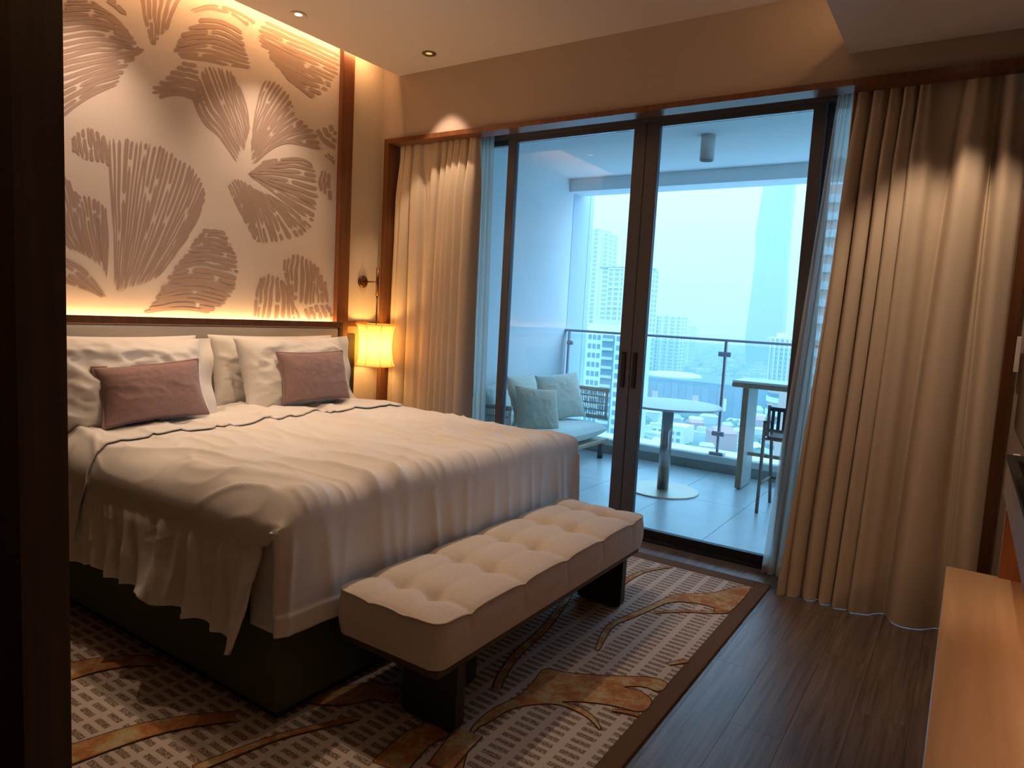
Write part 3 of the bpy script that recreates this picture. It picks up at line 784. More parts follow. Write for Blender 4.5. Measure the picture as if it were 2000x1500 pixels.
def leg_slab(x0, x1, y0, y1):
    # upright slab with rounded lower corners (in the x-z plane if wide in x, else y-z)
    rr = .03; wide_x = (x1-x0) > (y1-y0)
    lo, hi = (x0, x1) if wide_x else (y0, y1)
    pts = [(lo, .267), (lo, .014+rr)]
    for a in np.linspace(math.pi, 1.5*math.pi, 6)[1:]: pts.append((lo+rr+rr*math.cos(a), .014+rr+rr*math.sin(a)))
    for a in np.linspace(1.5*math.pi, 2*math.pi, 6)[1:]: pts.append((hi-rr+rr*math.cos(a), .014+rr+rr*math.sin(a)))
    pts.append((hi, .267)); k = len(pts); vs = []
    for q in ((y0, y1) if wide_x else (x0, x1)):
        for (s_, z_) in pts: vs.append((s_, q, z_) if wide_x else (q, s_, z_))
    fs = [tuple(range(k)), tuple(range(2*k-1, k-1, -1))]+[(i, (i+1) % k, (i+1) % k+k, i+k) for i in range(k)]
    return link_mesh('leg', vs, [f[::-1] for f in fs], 'blackwood', bn)
leg_slab(-1.54, -1.30, 1.735, 1.78); leg_slab(-1.50, -1.455, 1.781, 2.06)
leg_slab(-1.54, -1.30, 3.03, 3.075)

# ================================================================== RUG
rug = thing('rug', 'patterned wool rug with brown border and rust branch motif under bed and bench', 'rug', (-2.3, 2.2, 0))
RX0, RX1, RY0, RY1 = -3.55, -.787, .82, 3.885
bw = .072
box('rug_field', RX0+bw, RX1-bw, RY0+bw, RY1-.10, .0004, .0105, 'rug', rug)
box('border', RX1-bw, RX1, RY0, RY1, .0004, .0125, 'rugborder', rug, .003)
box('border', RX0, RX0+bw, RY0, RY1, .0004, .0125, 'rugborder', rug, .003)
box('border', RX0+bw, RX1-bw, RY0, RY0+bw, .0004, .0125, 'rugborder', rug, .003)
box('border', RX0+bw, RX1-bw, RY1-.10, RY1, .0004, .0125, 'rugborder', rug, .003)
def to_floor(pts, z2=True):
    out = []
    for x, y in pts:
        h = hit(x/2.6316+800, y/2.6316+1040, 2, .012) if z2 else hit(x/2.5+100, y/2.5+1000, 2, .012)
        out.append((min(h[0], RX1-bw-.001), min(h[1], RY1-.101)))
    return np.array(out)
from mathutils.geometry import tessellate_polygon
mz = [.0125]
def motif(pts, z2=True, n=None):
    mz[0] += .0003
    P = to_floor(pts, z2)
    if n: 
        Pc = np.concatenate([P, P[:1]]); P = catmull(Pc, n*len(P))[:-1]
    k = len(P)
    tri = tessellate_polygon([[Vector((q[0], q[1], 0)) for q in P]])
    vs = [(q[0], q[1], mz[0]) for q in P]+[(q[0], q[1], .0102) for q in P]
    fs = [tuple(t) for t in tri]+[(i, (i+1) % k, (i+1) % k+k, i+k) for i in range(k)]
    o = link_mesh('branch_motif', vs, fs, 'rugmotif', rug)
    # carved outline
    bm = bmesh.new(); bm_tube(bm, [(q[0], q[1], mz[0]-.0013) for q in P], .0028, 5, True); from_bm('carved_outline', bm, 'rugline', rug)
def vine(pts, w0, w1, z2=True):
    mz[0] += .0003
    C = catmull(to_floor(pts, z2), 40); d = np.gradient(C, axis=0); nn = np.stack([-d[:, 1], d[:, 0]], 1); nn /= np.linalg.norm(nn, axis=1)[:, None]+1e-9
    w = np.linspace(w0, w1, 40)[:, None]
    P = np.concatenate([C+nn*w, (C-nn*w)[::-1]])
    k = len(P); vs = [(q[0], q[1], mz[0]) for q in P]+[(q[0], q[1], .0102) for q in P]
    fs = [(i, i+1, k-2-i, k-1-i) for i in range(39)]+[(i, (i+1) % k, (i+1) % k+k, i+k) for i in range(k)]
    link_mesh('branch_motif', vs, fs, 'rugmotif', rug)
    for E_ in (C+nn*w, C-nn*w):
        bm = bmesh.new(); bm_tube(bm, [(q[0], q[1], mz[0]-.0013) for q in E_], .0026, 5); from_bm('carved_outline', bm, 'rugline', rug)
motif([(265,1250),(330,1030),(420,970),(520,910),(640,885),(760,885),(860,920),(930,965),(972,1012),(982,1000),(940,940),(860,890),(780,872),(900,872),(1040,890),(1200,925),(1250,865),(1180,815),(1100,795),(1200,793),(1290,820),(1335,778),(1240,745),(1080,738),(840,725),(700,700),(640,760),(560,840),(430,905),(330,990),(300,1060),(240,1150),(170,1250)], True, 3)
motif([(955,600),(990,510),(1050,455),(1180,400),(1300,345),(1380,318),(1560,310),(1700,275),(1757,290),(1650,405),(1570,412),(1560,385),(1440,360),(1340,360),(1260,390),(1150,440),(1060,475),(1010,540),(975,605)], True, 3)
vine([(1260,412),(1400,405),(1560,412),(1650,408)], .010, .012)
vine([(1080,270),(1150,225),(1230,195),(1350,178)], .020, .008)
vine([(450,800),(480,730),(560,620),(700,490),(800,350),(830,280)], .016, .018)
vine([(1330,678),(1440,665)], .010, .016)
vine([(1040,915),(1110,925),(1200,948)], .006, .014)
vine([(60,1200),(400,1085),(640,1030),(900,1000)], .055, .03, False)
vine([(90,780),(220,750),(380,730),(520,735)], .07, .03, False)
vine([(700,1260),(900,1180),(1150,1090),(1500,1010)], .02, .012, False)
vine([(1180,870),(1400,900),(1560,880),(1700,900)], .07, .05, False)
vine([(1650,1250),(1780,1120),(1900,1060)], .06, .05, False)
vine([(1900,1250),(1980,1150),(2040,1080)], .04, .05, False)

# ================================================================== CURTAINS
def curtain(name, label, x0t, x1t, x0b, x1b, yc, z0, z1, folds, amp, mat, seed, yb=0.0, flare=None, zp=None, thick=.004, cat='curtain', topamp=.35, warp=None):
    nu_, nv_ = folds*22, 60
    u_ = np.linspace(0, 1, nu_); v_ = np.linspace(0, 1, nv_)     # v 0 top
    U, V = np.meshgrid(u_, v_, indexing='ij')
    Uw = U + .55/folds*(vnoise(U*folds*.55, V*.25, seed+20)-.5)*2 + .10*np.sin(U*5.3+seed)*(1-.3*V)*U*(1-U)*2
    if warp is not None: Uw = Uw-U+np.interp(U, warp[0], warp[1])
    ph = 2*math.pi*(folds*Uw + .35*(vnoise(U*folds*.6, V*.9, seed)-.5))
    a = amp*(topamp+(1-topamp)*sstep(0, .18, V))*(.45+1.1*vnoise(U*folds*.5, V*.5, seed+3))
    wave = np.tanh(1.6*np.sin(ph))*.95+.22*np.sin(2*ph+1.1+3*vnoise(U*3, V*.5, seed+7))
    # pinch pleats at the heading
    Yc = yc + yb*sstep(.35, 1, V) + a*wave*.8 + .004*np.sin(ph*3)*(1-V)
    Xc = (x0t+(x1t-x0t)*U)*(1-V)+(x0b+(x1b-x0b)*U)*V + .35*a*np.cos(ph)
    if flare is not None: Xc += flare(U, V)
    Zc = z1+(z0-z1)*V
    o = thing(name, label, cat, ((x0t+x1t)/2, yc, z0))
    g = grid('drape_panel', np.stack([Xc, Yc, Zc], -1), mat, o)
    if thick:
        md = g.modifiers.new('thickness', 'SOLIDIFY'); md.thickness = thick
    # hem band
    k = int(nv_*.965)
    Q = np.stack([Xc, Yc-.004, Zc], -1)[:, k:]
    hb_ = grid('hem', Q, mat, o)
    # heading tape with pleat stitches
    tube('heading_tape', [(Xc[i, 0], Yc[i, 0], z1-.002) for i in range(0, nu_, 3)], .006, mat, o, 6)
    return o
curtain('curtain', 'beige floor-length drape on the lamp side of the window', -3.722, -2.985, -3.735, -3.0, 3.945, .004, 2.66, 9, .056, 'drape_left', 2, warp=([0, .1, .22, .34, .55, .72, .88, 1], [0, .16, .27, .36, .54, .76, .9, 1]))
curtain('curtain', 'wide taupe floor-length drape on the television side of the window', -.63, .138, -.735, .132, 3.965, .004, 2.665, 7, .080, 'drape', 5, yb=-.115, warp=([0, .12, .3, .45, .62, .8, 1], [0, .18, .42, .62, .74, .86, 1]))
curtain('sheer_curtain', 'narrow white sheer curtain beside the lamp-side drape', -3.13, -2.95, -3.13, -2.90, 4.075, .004, 2.68, 5, .016, 'sheer', 9, thick=0)
curtain('sheer_curtain', 'narrow white sheer curtain beside the taupe television-side drape', -.72, -.60, -.885, -.66, 4.075, .004, 2.68, 4, .02, 'sheer', 12, thick=0)

# ================================================================== WALL LAMP
LX, LY = -3.672, 3.695
lamp = thing('wall_lamp', 'lit bronze wall lamp with a waisted cream fabric shade', 'lamp', (LX, LY, .99))
lathe('backplate', [(.001, 0), (.045, 0), (.045, .012), (.038, .018), (.001, .018)], (XW, LY, 1.602), 'brass', lamp, 24, 'x', False)
tube('arm', [(XW+.017, LY, 1.602), (LX, LY, 1.602)], .006, 'brass', lamp)
tube('rod_sleeve', [(LX, LY, 1.50), (LX, LY, 1.705)], .012, 'brass', lamp, 12)
tube('rod', [(LX, LY, 1.12), (LX, LY, 1.50)], .006, 'brass', lamp)
prof = []
zs0, zs1 = .985, 1.292
for q in np.linspace(0, 1, 16):
    wst = .140-.020*math.sin(math.pi*q)**.8
    if q < .12: wst += .006*(1-q/.12)
    if q > .9: wst += .008*(q-.9)/.1
    prof.append((wst, zs0+(zs1-zs0)*q))
sh = lathe('shade', prof, (LX, LY, 0), 'shade', lamp, 40, cap=False)
for k in range(8):
    a = 2*math.pi*(k+.35)/8
    tube('shade_rib', [(LX+(r_+.001)*math.cos(a), LY+(r_+.001)*math.sin(a), h_) for r_, h_ in prof], .0016, 'shaderib', sh, 5)
for (r_, h_) in (prof[0], prof[-1]):
    tube('shade_rim', [(LX+r_*math.cos(a), LY+r_*math.sin(a), h_) for a in np.linspace(0, 2*math.pi, 41)[:-1]], .004, 'shade', sh, 6, True)
lathe('bulb', [(.003, -.045), (.02, -.03), (.028, 0), (.02, .03), (.012, .05), (.003, .055)], (LX, LY, 1.09), 'bulb', lamp, 16)
point('lamp_light', (LX, LY, 1.16), 4.6, .05, (1.0, .52, .14))

# ================================================================== DOWNLIGHTS
def downlight(x, y, z, label, target, power, angle, blend=.6, gold=False, color=WARM):
    d = thing('downlight', label, 'downlight', (x, y, z), 'recessed ceiling downlights' if False else None)
    lathe('trim_ring', [(.022, -.001), (.046, -.001), (.048, -.004), (.044, -.008), (.022, -.003)], (x, y, z), 'dl_dark' if gold else 'dl_ring', d, 28, cap=False)
    lathe('lens', [(.0005, -.0022), (.022, -.0022)], (x, y, z), 'dl_gold' if gold else 'dl_lens', d, 24, cap=False)
    spot('downlight_beam', (x, y, z-.012), target, power, angle, blend, .03, color)
downlight(-3.485, 2.787, ZC, 'white-ringed ceiling downlight aimed at the floral wall panel', (-3.62, 2.75, 1.2), 34, 85, .9)
downlight(-3.176, 3.60, ZC, 'small gold ceiling downlight nearest the window corner', (-3.18, 3.86, 1.2), 24, 62, .3, True)
downlight(-3.485, 1.75, ZC, 'ceiling downlight aimed at the floral panel nearest the dark partition', (-3.62, 1.72, 1.2), 34, 85, .9)
downlight(-2.45, 2.2, ZC, 'ceiling downlight over the middle of the bed', (-2.45, 2.2, 0), 58, 95, 1.0)
downlight(-1.45, 2.1, ZC, 'ceiling downlight over the bench', (-1.5, 2.15, 0), 12, 80, 1.0)
downlight(-.15, 3.35, ZS, 'ceiling downlight in the lower ceiling before the taupe drape', (-.10, 3.86, 1.0), 27, 72, .5)

# ================================================================== RIGHT WALL: ledge, shelf, television
lg = thing('media_ledge', 'long light maple ledge along the right wall, at the lower right', 'ledge', (.2, 1.5, 0))
box('ledge_top', .003, XR-.001, -1.8, 3.43, .425, .45, 'maple', lg, .003)
box('ledge_front', .03, .05, -1.8, 3.40, .0005, .424, 'maple', lg)
box('ledge_end', .05, XR-.001, 3.38, 3.40, .0005, .424, 'maple', lg)
cld = thing('wall_cladding', 'red-brown wood cladding between the maple ledge and the grey shelf', 'cladding', (.35, 1.5, .4505))
box('back_board', XR-.02, XR-.0005, -1.8, 3.43, .4505, .784, 'orangewood', cld)
box('end_board', .185, XR-.0205, 3.41, 3.43, .4505, .784, 'orangewood', cld)
ws = thing('media_shelf', 'grey-edged shelf with dark glossy top below the television', 'shelf', (.3, 1.5, .78))
box('fascia', .172, .195, -1.8, 3.50, .785, .93, 'grey', ws, .002)
box('shelf_top', .168, XR-.021, -1.8, 3.52, .931, .948, 'darktop', ws, .002)
box('shelf_bottom', .195, XR-.021, -1.8, 3.50, .785, .80, 'grey', ws)
box('end_panel', .196, XR-.021, 3.485, 3.50, .801, .93, 'grey', ws)
tag(box('end_post', .19, .215, 3.52, 3.55, .0005, .95, 'white', None, .002), 'slim white upright post at the far end of the maple ledge', 'post')
tv = thing('television', 'black flat television cut off by the right edge of the picture', 'television', (.3, 2.7, 1.0))
box('tv_body', .172, .205, 1.75, 3.36, 1.07, 1.98, 'tvbezel', tv, .004)
box('screen', .1705, .1718, 1.765, 3.345, 1.09, 1.965, 'tvscreen', tv)
box('wall_mount', .2055, XR, 2.2, 2.9, 1.25, 1.75, 'tvbezel', tv)
tag(box('wall_switch', .166, .185, YF-.032, YF-.0256, 1.28, 1.44, 'white', None, .002), 'small pale wall plate beside the right-hand drape', 'wall plate')

# ================================================================== BALCONY
bf_ = s_empty('floor_balcony', (-1.8, 5.4, -.03))
box('slab', XW-.2, 1.2, YD+.081, 6.98, -.25, -.012, 'grout', bf_)
proto = None
tx, ty = .60, 1.20
for i in range(8):
    for j in range(3):
        x0, y0 = -3.75+i*tx, YD+.085+j*ty
        x1, y1 = x0+tx-.004, min(y0+ty, 6.598)-.004
        if y1-y0 < .05: continue
        box('tile', x0, x1, y0, y1, -.012, 0, 'tile', bf_)
bwl = s_empty('wall_balcony_left', (-3.85, 5.6, 0))
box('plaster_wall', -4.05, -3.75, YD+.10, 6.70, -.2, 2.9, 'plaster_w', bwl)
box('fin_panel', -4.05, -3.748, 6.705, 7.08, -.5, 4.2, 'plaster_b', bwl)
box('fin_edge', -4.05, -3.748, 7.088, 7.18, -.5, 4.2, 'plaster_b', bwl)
bwr = struct(box('wall_balcony_right', 1.2, 1.4, YD+.10, 6.98, -.2, 2.9, 'plaster_w'))
bc = s_empty('ceiling_balcony', (-1.8, 5.5, 2.89))
box('ceiling_slab', -4.05, 1.4, YD+.10, 6.98, 2.89, 3.3, 'balceil', bc)
box('edge_beam', -3.748, 1.2, 6.60, 6.89, 2.758, 2.889, 'balceil', bc)
kb = s_empty('kerb', (-1.8, 6.75, 0))
box('kerb_body', -3.75, 1.2, 6.60, 6.95, -.2, .09, 'kerbface', kb)
box('kerb_coping', -3.75, 1.2, 6.585, 6.98, .0901, .155, 'curb', kb, .006)
# balustrade
bal = thing('balustrade', 'frameless glass balcony balustrade with steel posts and flat handrail', 'balustrade', (-1.8, 6.72, .155))
YB = 6.70
box('handrail', -3.749, 1.199, YB-.03, YB+.03, 1.265, 1.29, 'railmetal', bal, .006)
posts = [-3.70, -1.97, -.24]
for x in posts:
    box('post', x-.012, x+.012, YB-.02, YB+.02, .18, 1.264, 'steel', bal, .003)
    box('post_shoe', x-.07, x+.07, YB-.05, YB+.05, .1555, .185, 'steel', bal, .005)
    for zc in (1.142, .365):
        tube('glass_clamp', [(x-.055 if x > -3.6 else x, YB-.03, zc), (x+.055, YB-.03, zc)], .024, 'railmetal', bal, 12)
for a, b in zip(posts, posts[1:]+[1.19]):
    box('glass_pane', a+.02, b-.02, YB-.006, YB+.006, .20, 1.24, 'railglass', bal)
# cylinder lamp on the balcony ceiling
q = hit(1384, 264, 2, 2.89)
cl = thing('cylinder_lamp', 'white cylinder lamp hanging from the balcony ceiling', 'lamp', (q[0], q[1], 2.70))
lathe('housing', [(.001, 2.70), (.05, 2.70), (.055, 2.695), (.055, 2.887), (.001, 2.887)], (q[0], q[1], 0), 'white', cl, 32, cap=False)
lathe('recess', [(.001, 2.6995), (.046, 2.6945)], (q[0], q[1], 0), 'gasket', cl, 32, cap=False)
lathe('canopy', [(.001, 2.884), (.06, 2.884), (.06, 2.8895), (.001, 2.8895)], (q[0], q[1], 0), 'white', cl, 32, cap=False)

# sofa
sf = thing('outdoor_sofa', 'rope-woven balcony sofa with pale seat cushion along the white wall', 'sofa', (-3.35, 5.6, 0))
SY0, SY1, SX0, SX1 = 4.62, 6.42, -3.70, -3.00
v, f, _ = pillow_mesh(SY1-SY0-.06, SX1-SX0-.02, .17, n=40, pinch=.0, wr=.006, seed=21, puff=9)
Rs = np.array([[0, 1, 0], [1, 0, 0], [0, 0, 1]], float)
link_mesh('seat_cushion', place(v*np.array([1, 1, 1]), Rs, (-3.35, (SY0+SY1)/2, .305)), f, 'sofacush', sf, True)
box('seat_frame', SX0+.02, SX1-.005, SY0+.02, SY1-.02, .165, .205, 'teak', sf, .006)
for (x, y) in ((SX0+.06, SY0+.08), (SX1-.06, SY0+.08), (SX0+.06, SY1-.10), (SX1-.05, SY1-.10)):
    box('leg', x-.022, x+.022, y-.022, y+.022, .0005, .165, 'chairslat', sf, .003)
def woven(path, ztop, zbot, name):
    path = np.array(path); n_ = len(path)
    bm = bmesh.new()
    for i in range(n_):
        x, y = path[i]
        bm_tube(bm, [(x, y, zbot), (x, y, (ztop+zbot)/2+.0), (x, y, ztop)], .0055, 5)
    w = from_bm('rope_weave', bm, 'rope', sf, True); w['kind'] = 'stuff'
    for z, rr in ((ztop, .020), (zbot, .020), (zbot+(ztop-zbot)*.25, .007), (zbot+(ztop-zbot)*.5, .007), (zbot+(ztop-zbot)*.75, .007)):
        tube('rope_band', [(x, y, z) for x, y in path], rr, 'rope', sf, 8)
def line2(a, b, n): return [(a[0]+(b[0]-a[0])*i/(n-1), a[1]+(b[1]-a[1])*i/(n-1)) for i in range(n)]
far_ = line2((-3.62, SY1+.03), (-3.12, SY1+.03), 26)+[(-3.09+.035*math.sin(a), SY1-.005+.035*math.cos(a)) for a in np.linspace(0, 1.7, 5)]
woven(far_, .69, .40, 'far')
near_ = line2((-3.62, SY0-.03), (-3.12, SY0-.03), 26)+[(-3.09+.035*math.sin(a), SY0+.005-.035*math.cos(a)) for a in np.linspace(0, 1.7, 5)]
woven(near_, .66, .36, 'near')
woven(line2((SX0+.02, SY0+.02), (SX0+.02, SY1-.0), 70), .69, .40, 'back')
def fr2(ax, ay): # generic cushion frame: normal direction (ax,ay) in plan with tilt
    n = np.array([math.cos(ay)*math.cos(ax), math.cos(ay)*math.sin(ax), math.sin(ay)]); u_ = np.array([-math.sin(ax), math.cos(ax), 0]); w_ = np.cross(n, u_)
    return np.stack([u_, w_, n], 1)
def rollm(R, a):
    c, s_ = math.cos(a), math.sin(a); return R @ np.array([[c, -s_, 0], [s_, c, 0], [0, 0, 1]])
pillow('sofa_cushion', 'cream square cushion leaning on the woven far end of the balcony sofa', .50, .48, .15, (-3.40, 6.05, .62), rollm(fr2(-.55, .35), .10), 'sofapil1', 31, 'cushion', pinch=.07, wr=.006)
pillow('sofa_cushion', 'oatmeal textured cushion in front on the balcony sofa', .46, .44, .15, (-3.27, 5.40, .55), rollm(fr2(-.45, .40), -.12), 'sofapil2', 33, 'cushion', pinch=.07, wr=.006)
pillow('sofa_cushion', 'pale cushion at the back of the balcony sofa, half hidden by the oatmeal one', .48, .46, .15, (-3.52, 5.55, .62), rollm(fr2(0, .25), .0), 'sofapil1', 35, 'cushion', pinch=.07, wr=.006)
pillow('sofa_cushion', 'grey-green cushion at the near end of the balcony sofa behind the door frame', .46, .44, .15, (-3.42, 4.98, .60), rollm(fr2(.2, .3), .05), 'sofacush', 37, 'cushion', pinch=.07, wr=.012)

# round table
TCX, TCY = -2.06, 5.52
rt = thing('round_table', 'round pedestal table with pale top on the balcony', 'table', (TCX, TCY, 0))
lathe('table_top', [(.001, .726), (.425, .726), (.432, .732), (.432, .740), (.428, .744), (.001, .744)], (TCX, TCY, 0), 'tabletop', rt, 64, cap=False)
lathe('column', [(.001, .013), (.048, .013), (.048, .7255), (.001, .7255)], (TCX, TCY, 0), 'tablecol', rt, 28, cap=False)
lathe('base_plate', [(.001, .0005), (.30, .0005), (.30, .008), (.296, .012), (.001, .012)], (TCX, TCY, 0), 'tablebase', rt, 56, cap=False)
for o in rt.children:
    o.data.polygons.foreach_set('use_smooth', [False]*len(o.data.polygons))
for o in rt.children:
    if o.name.startswith('column'): o.data.polygons.foreach_set('use_smooth', [True]*len(o.data.polygons))

# bar counter and stool
ct = thing('bar_counter', 'narrow high bar counter with white top at the balustrade', 'counter', (-.9, 6.2, 0))
box('counter_top', -1.69, .10, 6.02, 6.47, .935, .955, 'countertop', ct, .003)
box('counter_rim', -1.695, .105, 6.015, 6.475, .895, .9345, 'teak', ct, .012, 2)
for x in (-1.60, -.02):
    box('leg_panel', x, x+.045, 6.06, 6.38, .012, .8945, 'counterleg', ct)
    box('leg_edge', x-.002, x+.047, 6.045, 6.0598, .012, .8945, 'teak', ct)
    for yy in (6.08, 6.35): lathe('foot', [(.012, .0005), (.012, .0118)], (x+.022, yy, 0), 'gasket', ct, 12)
box('foot_rail', -1.5545, -.0205, 6.20, 6.24, .285, .315, 'teak', ct, .004)
st = thing('bar_stool', 'bronze bar stool with dark slatted back beside the bar counter', 'stool', (-1.02, 5.6, 0))
sx0, sx1, sy0, sy1 = -1.245, -.80, 5.40, 5.80
for (x, y, xt, yt) in ((sx0-.0, sy0-.02, sx0+.0, sy0+.0), (sx1, sy0-.02, sx1, sy0), (sx0-.14*0, sy1+.0, sx0, sy0+.12), (sx1, sy1, sx1, sy0+.12)):
    front = y > 5.6
    bm = bmesh.new()
    bm_tube(bm, [(x, y, .0005), (xt, yt if not front else yt+.10, .70)], .013, 8); from_bm('leg', bm, 'chairmetal', st, True)
box('armrest', sx0-.015, sx0+.02, sy0+.0, sy0+.30, .70, .715, 'teak', st, .004)
box('armrest', sx1-.02, sx1+.015, sy0+.0, sy0+.30, .70, .715, 'teak', st, .004)
box('seat', sx0+.015, sx1-.015, sy0+.02, sy0+.40, .57, .595, 'chairslat', st, .006)
for y in (sy0+.03, sy0+.37): tube('seat_rail', [(sx0, y, .575), (sx1, y, .575)], .011, 'chairmetal', st)
tube('back_post', [(sx0+.025, sy0, .60), (sx0+.03, sy0-.03, .84)], .012, 'chairmetal', st)
tube('back_post', [(sx1-.025, sy0, .60), (sx1-.03, sy0-.03, .84)], .012, 'chairmetal', st)
box('back_rail', sx0+.035, sx1-.035, sy0-.038, sy0-.02, .80, .83, 'chairslat', st, .004)
box('back_rail', sx0+.035, sx1-.035, sy0-.018, sy0-.0, .635, .66, 'chairmetal', st, .004)
ksl = 9
for k in range(ksl):
    x = sx0+.06+(sx1-sx0-.12)*k/(ksl-1)
    bm = bmesh.new(); bm_box(bm, x-.011, x+.011, sy0-.030, sy0-.018, .66, .80); from_bm('back_slat', bm, 'chairslat', st)
tube('footrest', [(sx0, sy0-.015, .225), (sx0, sy1-.10, .225)], .011, 'teak', st)
tube('footrest', [(sx1, sy0-.015, .225), (sx1, sy1-.10, .225)], .011, 'chairmetal', st)
tube('footrest', [(sx0, sy1-.09, .225), (sx1, sy1-.09, .225)], .011, 'chairmetal', st)

# ================================================================== CITY BELOW, IN HAZE
ZG = -60.0
def facade(name, wallc, winc, fw, fh, mort=.25, rough=.6):
    """storeys and bays too far away to tell apart: a woven grid of window and slab"""
    mt, nt, b = new_mat(name)
    geo = N(nt, 'ShaderNodeNewGeometry'); sep = N(nt, 'ShaderNodeSeparateXYZ'); L(nt, geo.outputs['Position'], sep.inputs[0])
    def mth(op, a, c=None):
        n = N(nt, 'ShaderNodeMath', operation=op)
        for i, v in enumerate((a, c)):
            if v is None: continue
            if isinstance(v, (int, float)): n.inputs[i].default_value = v
            else: L(nt, v, n.inputs[i])
        return n.outputs[0]
    hx = mth('FRACT', mth('MULTIPLY', mth('ADD', sep.outputs['X'], mth('MULTIPLY', sep.outputs['Y'], .8)), 1/fw)); hz = mth('FRACT', mth('MULTIPLY', sep.outputs['Z'], 1/fh))
    w = mth('MULTIPLY', mth('GREATER_THAN', hx, mort), mth('GREATER_THAN', hz, mort))
    mx = N(nt, 'ShaderNodeMix', data_type='RGBA'); L(nt, w, mx.inputs['Factor'])
    mx.inputs['A'].default_value = (*wallc, 1); mx.inputs['B'].default_value = (*winc, 1)
    L(nt, mx.outputs['Result'], b.inputs['Base Color']); b.inputs['Roughness'].default_value = rough
    return mt
M['fac_glass'] = facade('glass_tower_facade', (.62, .66, .70), (.20, .26, .32), 5.0, 3.6, .28, .4)
M['fac_glass2'] = facade('banded_tower_facade', (.70, .72, .74), (.26, .32, .38), 7.0, 3.4, .35, .5)
M['fac_low'] = facade('low_block_facade', (.46, .46, .46), (.18, .20, .22), 4.0, 3.2, .45)
M['concrete'] = pmat('pale_concrete', (.50, .49, .47), .8)
M['cream'] = pmat('cream_render', (.78, .76, .62), .8)
M['bluegrey'] = pmat('blue_grey_cladding', (.12, .14, .17), .6)
M['cityglass'] = pmat('city_window_glass', (.14, .18, .22), .3)
M['hazeglass'] = pmat('far_tower_glass', (.15, .18, .22), .4)
M['salmon'] = pmat('salmon_render', (.62, .36, .28), .8)
M['whitecity'] = pmat('white_render', (.66, .66, .65), .8)
M['roofs'] = pmat('town_roofs', (.30, .29, .29), .8, vary=.3, vscale=.02)
M['roof_red'] = pmat('red_roof', (.50, .20, .15), .8)
M['greenery'] = pmat('tree_green', (.10, .17, .09), .9, vary=.3, vscale=.08)
M['townground'] = pmat('town_ground', (.13, .15, .14), .95, vary=.45, vscale=.012)
struct(link_mesh('ground', [(-4000, 60, ZG), (3000, 60, ZG), (3000, 4500, ZG), (-4000, 4500, ZG)], [(0, 1, 2, 3)], 'townground'))

def bx(D, pl, pr, pt, ymid=None):
    a = hit(pl, pt, 1, D); b = hit(pr, pt, 1, D); return a[0], b[0], (a[2]+b[2])/2
def tower(name, label, D, pl, pr, pt, depth, mat, group=None, cat='building'):
    x0, x1, z1 = bx(D, pl, pr, pt)
    t_ = thing(name, label, cat, ((x0+x1)/2, D+depth/2, ZG), group)
    box('tower_body', x0, x1, D, D+depth, ZG, z1, mat, t_)
    return t_, x0, x1, z1
# tall glass tower seen past the fin wall
t_, x0, x1, z1 = tower('glass_tower', 'tall pale glass tower beside the balcony fin wall', 520, 1100, 1171, 448, 25, 'fac_glass')
box('corner_pier', x1+.2, x1+2.2, 519, 545, ZG, z1-2, 'whitecity', t_); box('side_slab', x1+2.4, x1+6, 522, 545, ZG, z1-3, 'fac_glass2', t_)
t_, x0, x1, z1 = tower('office_tower', 'blue gridded tower left of the door stile behind the white apartment block', 470, 1190, 1262, 524, 24, 'fac_glass')
for q_ in (0, .42, .8, 1.0): box('facade_fin', x0+(x1-x0)*q_-.4, x0+(x1-x0)*q_+.4, 469.2, 469.95, ZG, z1, 'whitecity', t_)
for zz in range(8): box('belt_course', x0, x1, 469.3, 469.9, z1-.8-zz*14, z1-zz*14, 'whitecity', t_)
box('side_wing', x0-9, x0-.1, 474, 494, ZG, z1-1, 'fac_glass2', t_); box('roof_frame', x0-9, x1, 472, 490, z1+.05, z1+1.2, 'bluegrey', t_)
# white apartment block: every window its own piece
D = 210
t_, x0, x1, z1 = tower('apartment_tower', 'white apartment block with rows of dark windows left of the door stile', D, 1146, 1232, 648, 18, 'whitecity')
box('penthouse', x0+2.0, x1-.5, D+2, D+16, z1+.05, z1+4.0, 'concrete', t_); box('penthouse_screen', x0+.3, x1-2, D+.3, D+1.2, z1+.05, z1+2.6, 'whitecity', t_)
nfl = 15; fh = 3.1; Wd = x1-x0
cols = (.05, .155, .26, .70, .80, .90)
proto = box('window', 0, Wd*.075, D-.12, D-.01, 0, 1.7, 'cityglass', t_)
off = proto.location.copy(); off.x -= Wd*.0375
first = True
for k in range(nfl):
    for c_ in cols:
        wx, wz = x0+Wd*c_, z1-2.9-k*fh
        l_ = Vector((wx+Wd*.0375, D-.065, wz+.85)) - t_.location
        if first: proto.location = l_; first = False
        else: copy_child(proto, l_, t_)
box('recessed_bay', x0+Wd*.38, x0+Wd*.66, D-.10, D-.02, ZG, z1-1, 'bluegrey', t_)
for k in range(nfl): box('balcony', x0+Wd*.40, x0+Wd*.64, D-1.0, D-.12, z1-3.1-k*fh, z1-2.2-k*fh, 'concrete', t_)
